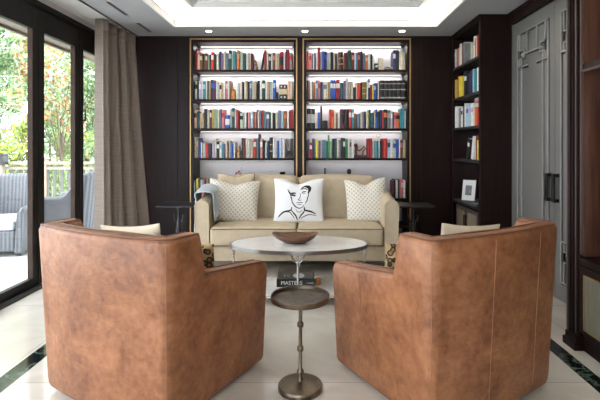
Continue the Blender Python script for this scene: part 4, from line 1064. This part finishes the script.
lt = empty('post_lantern', (-5.83, 8.45, -.03)); tag(lt, 'small dark lantern on a low post before the deck railing', 'lantern')
MB().box(-.04, .04, -.04, .04, 0, .98).build('post', RAILM, lt); MB().box(-.09, .09, -.09, .09, .98, 1.0).box(-.075, .075, -.075, .075, 1.0, 1.16).box(-.10, .10, -.10, .10, 1.16, 1.19).build('lantern_head', BLACK, lt, bevel=.003)
# wicker tub chairs
def wicker_chair():
    t = empty('wicker_armchair', (0, 0, 0))
    W2, D2, TH = .41, .40, .085
    def path(u):   # U from front-left round the back (local -y is the front)
        L1 = .62; a = u*3
        if a < 1: return (-W2, -D2+(2*D2-.22)*a, -1, 0)
        if a < 2:
            th = PI*(a-1); return (-W2*math.cos(th), D2-.22+.22*math.sin(th), -math.cos(th), math.sin(th))
        return (W2, D2-.22-(2*D2-.22)*(a-2), 1, 0)
    def sh(u, v):
        x, y, nx, ny = path(u); a = u*3
        bk = max(0, min(1, (y+D2*.15)/(D2*1.0))); top = .60+.36*(bk*bk*(3-2*bk)); 
        f = max(0, 1-(y+D2)/.10); top -= .05*f*f
        loop = [(0, .05), (0, top*.5), (.0, top-.05), (.02, top-.012), (TH*.5, top), (TH-.02, top-.012), (TH, top-.05), (TH, .3), (TH, .05)]
        q = v*(len(loop)-1); i = min(int(q), len(loop)-2); r = q-i
        off = loop[i][0]*(1-r)+loop[i+1][0]*r; z = loop[i][1]*(1-r)+loop[i+1][1]*r
        fl = .05*z
        return (x-nx*off+nx*fl, y-ny*off+ny*fl*2, z)
    b = MB(); N = 60; b.grid(sh, N, 16); K = 17
    b.f.append(tuple(range(K))); b.m.append(0); b.f.append(tuple(N*K+q for q in reversed(range(K)))); b.m.append(0)
    b.build('woven_shell', WICKER, t, smooth=True, angle=60)
    MB().rbox((0, -.04, .19), (.33, .34, .13), .03).build('seat_base', WICKER, t, smooth=True)
    MB().rbox((0, -.06, .38), (.32, .33, .06), .04, (0, 0, .015)).build('seat_cushion', M('pale_grey_canvas', (.45, .46, .48), .9, var=.05), t, smooth=True)
    f = None
    for sx in (-1, 1):
        for sy in (-1, 1):
            MB().box(sx*.35-.025, sx*.35+.025, sy*.30-.025, sy*.30+.025, 0, .06).build('foot', BLACK, t)
    return t
wc = wicker_chair(); wc.location = (-3.98, 5.72, -.03); wc.rotation_euler = (0, 0, .22)
tag(wc, 'grey wicker tub armchair on the terrace at the left edge, nearest the glass', 'outdoor chair', 'wicker chairs on the terrace')
w2 = copy_tree(wc); w2.location = (-3.66, 6.95, -.03); w2.rotation_euler = (0, 0, -PI/2+.1)
tag(w2, 'grey wicker tub armchair on the terrace seen through the middle glass pane', 'outdoor chair', 'wicker chairs on the terrace')

# planting
def leaf(name, col, var=.35):
    m = M(name, col, .6, var=var, scale=1.3)
    n = m.node_tree.nodes; l = m.node_tree.links; p = n['Principled BSDF']
    tr = n.new('ShaderNodeBsdfTranslucent'); mx = n.new('ShaderNodeMixShader'); mx.inputs[0].default_value = .35
    l.new(p.inputs['Base Color'].links[0].from_socket, tr.inputs[0])
    l.new(p.outputs[0], mx.inputs[1]); l.new(tr.outputs[0], mx.inputs[2]); l.new(mx.outputs[0], n['Material Output'].inputs[0]); return m
LG = leaf('leaf_fresh_green', (.20, .31, .13)); LD = leaf('leaf_deep_green', (.09, .16, .08)); LY = leaf('leaf_yellow_green', (.40, .47, .09)); LR = leaf('leaf_rust_red', (.48, .14, .06)); LP = leaf('leaf_pale_green', (.38, .46, .31)); LO = leaf('leaf_amber', (.52, .30, .13))
def tree(name, label, cat, x, y, r, z0, z1, mats, weights, n, ls, ground=-.8, squash=1.0, group=None):
    t = empty(name, (x, y, ground)); tag(t, label, cat, group)
    rg = random.Random(int(abs(x*131+y*17)*10)); b = MB(); h2 = (z1-z0)/2; cz = (z0+z1)/2-ground
    clumps = [(rg.gauss(0, .5)*r, rg.gauss(0, .5)*r, cz+rg.uniform(-1, 1)*h2*.85, rg.uniform(.18, .42)*r) for _ in range(26)]
    for k in range(n):
        cx, cy, c_z, cr = rg.choice(clumps)
        d = Vector((rg.gauss(0, 1), rg.gauss(0, 1), rg.gauss(0, 1))).normalized()*cr*rg.uniform(.5, 1.1)
        p = Vector((cx, cy, c_z))+d
        if p.z < .02: p.z = .05+rg.random()*.3
        nrm = (d.normalized()+Vector((rg.gauss(0,.5), rg.gauss(0,.5), rg.gauss(0,.5)+.3))).normalized()
        a = nrm.orthogonal().normalized(); a.rotate(Matrix.Rotation(rg.random()*2*PI, 3, nrm)); c = nrm.cross(a); l2 = ls*rg.uniform(.6, 1.3)
        mi = rg.choices(range(len(mats)), weights)[0]
        b.add([p-a*l2, p-c*l2*.45+nrm*l2*.1, p+a*l2, p+c*l2*.45+nrm*l2*.1], [(0,1,2,3)], mi)
    b.build('foliage', mats, t)
    tk = MB(); zt = max(.3, cz-h2*.2)
    tk.tube([(0, 0, 0), (.03, 0, zt*.4), (-.02, .03, zt*.75), (0, 0, zt)], [.03+.02*r, .025+.012*r, .015+.009*r, .01], 8)
    for c0 in clumps[:9]: tk.tube([(0, 0, zt*.55), (c0[0]*.5, c0[1]*.5, (zt*.7+c0[2])/2), c0[:3]], [.009+.005*r, .008, .004], 6)
    tk.build('trunk', BARK, t, smooth=True)
G = 'trees and shrubs beyond the terrace'
tree('leafy_tree', 'broad fresh green tree filling the left glass pane', 'tree', -8.6, 11.3, 1.7, .6, 5.4, [LG, LP, LD], [4, 5, 2], 7000, .075, group=G)
tree('leafy_tree', 'rust-tinged maple with orange leaves seen through the middle pane', 'tree', -5.75, 10.3, .8, 1.2, 4.3, [LR, LO, LP, LG, LY], [2, 2, 6, 3, 1], 4200, .06, group=G)
tree('leafy_tree', 'pale green tree with reddish twigs beside the curtain edge', 'tree', -6.6, 13.2, 1.5, .2, 5.2, [LP, LG, LD, LO], [5, 4, 3, 1], 6000, .07, group=G)
tree('leafy_tree', 'dark green evergreen behind the maple', 'tree', -8.4, 14.8, 2.0, -.2, 6.6, [LD, LG, LP], [4, 3, 3], 7000, .085, group=G)
tree('leafy_tree', 'tall pale tree at the far left of the view', 'tree', -11.8, 14.2, 2.3, 0, 7.0, [LP, LG, LD], [5, 4, 2], 7500, .09, group=G)
tree('leafy_tree', 'distant light green tree behind the pale tree', 'tree', -10.8, 18.5, 2.8, 0, 8.0, [LP, LG, LY], [5, 3, 1], 7000, .11, group=G)
tree('leafy_tree', 'distant tree glimpsed through the rail near the curtain', 'tree', -7.0, 18.2, 2.4, 0, 7.5, [LP, LG, LD], [4, 4, 3], 6500, .10, group=G)
tree('yellow_shrub', 'bright yellow-green shrub low in the left glass pane', 'shrub', -6.75, 9.8, .75, -.3, 2.0, [LY, LG, LO], [6, 3, 1], 3600, .055, group=G)
tree('yellow_shrub', 'yellow-green shrub low in the middle glass pane', 'shrub', -5.7, 11.0, .8, -.5, 1.7, [LY, LP, LG], [3, 4, 3], 3200, .055, group=G)
tree('yellow_shrub', 'leafy green shrub at the outer left end of the railing', 'shrub', -9.1, 10.3, .9, -.4, 2.2, [LG, LY, LP], [4, 3, 2], 3200, .06, group=G)
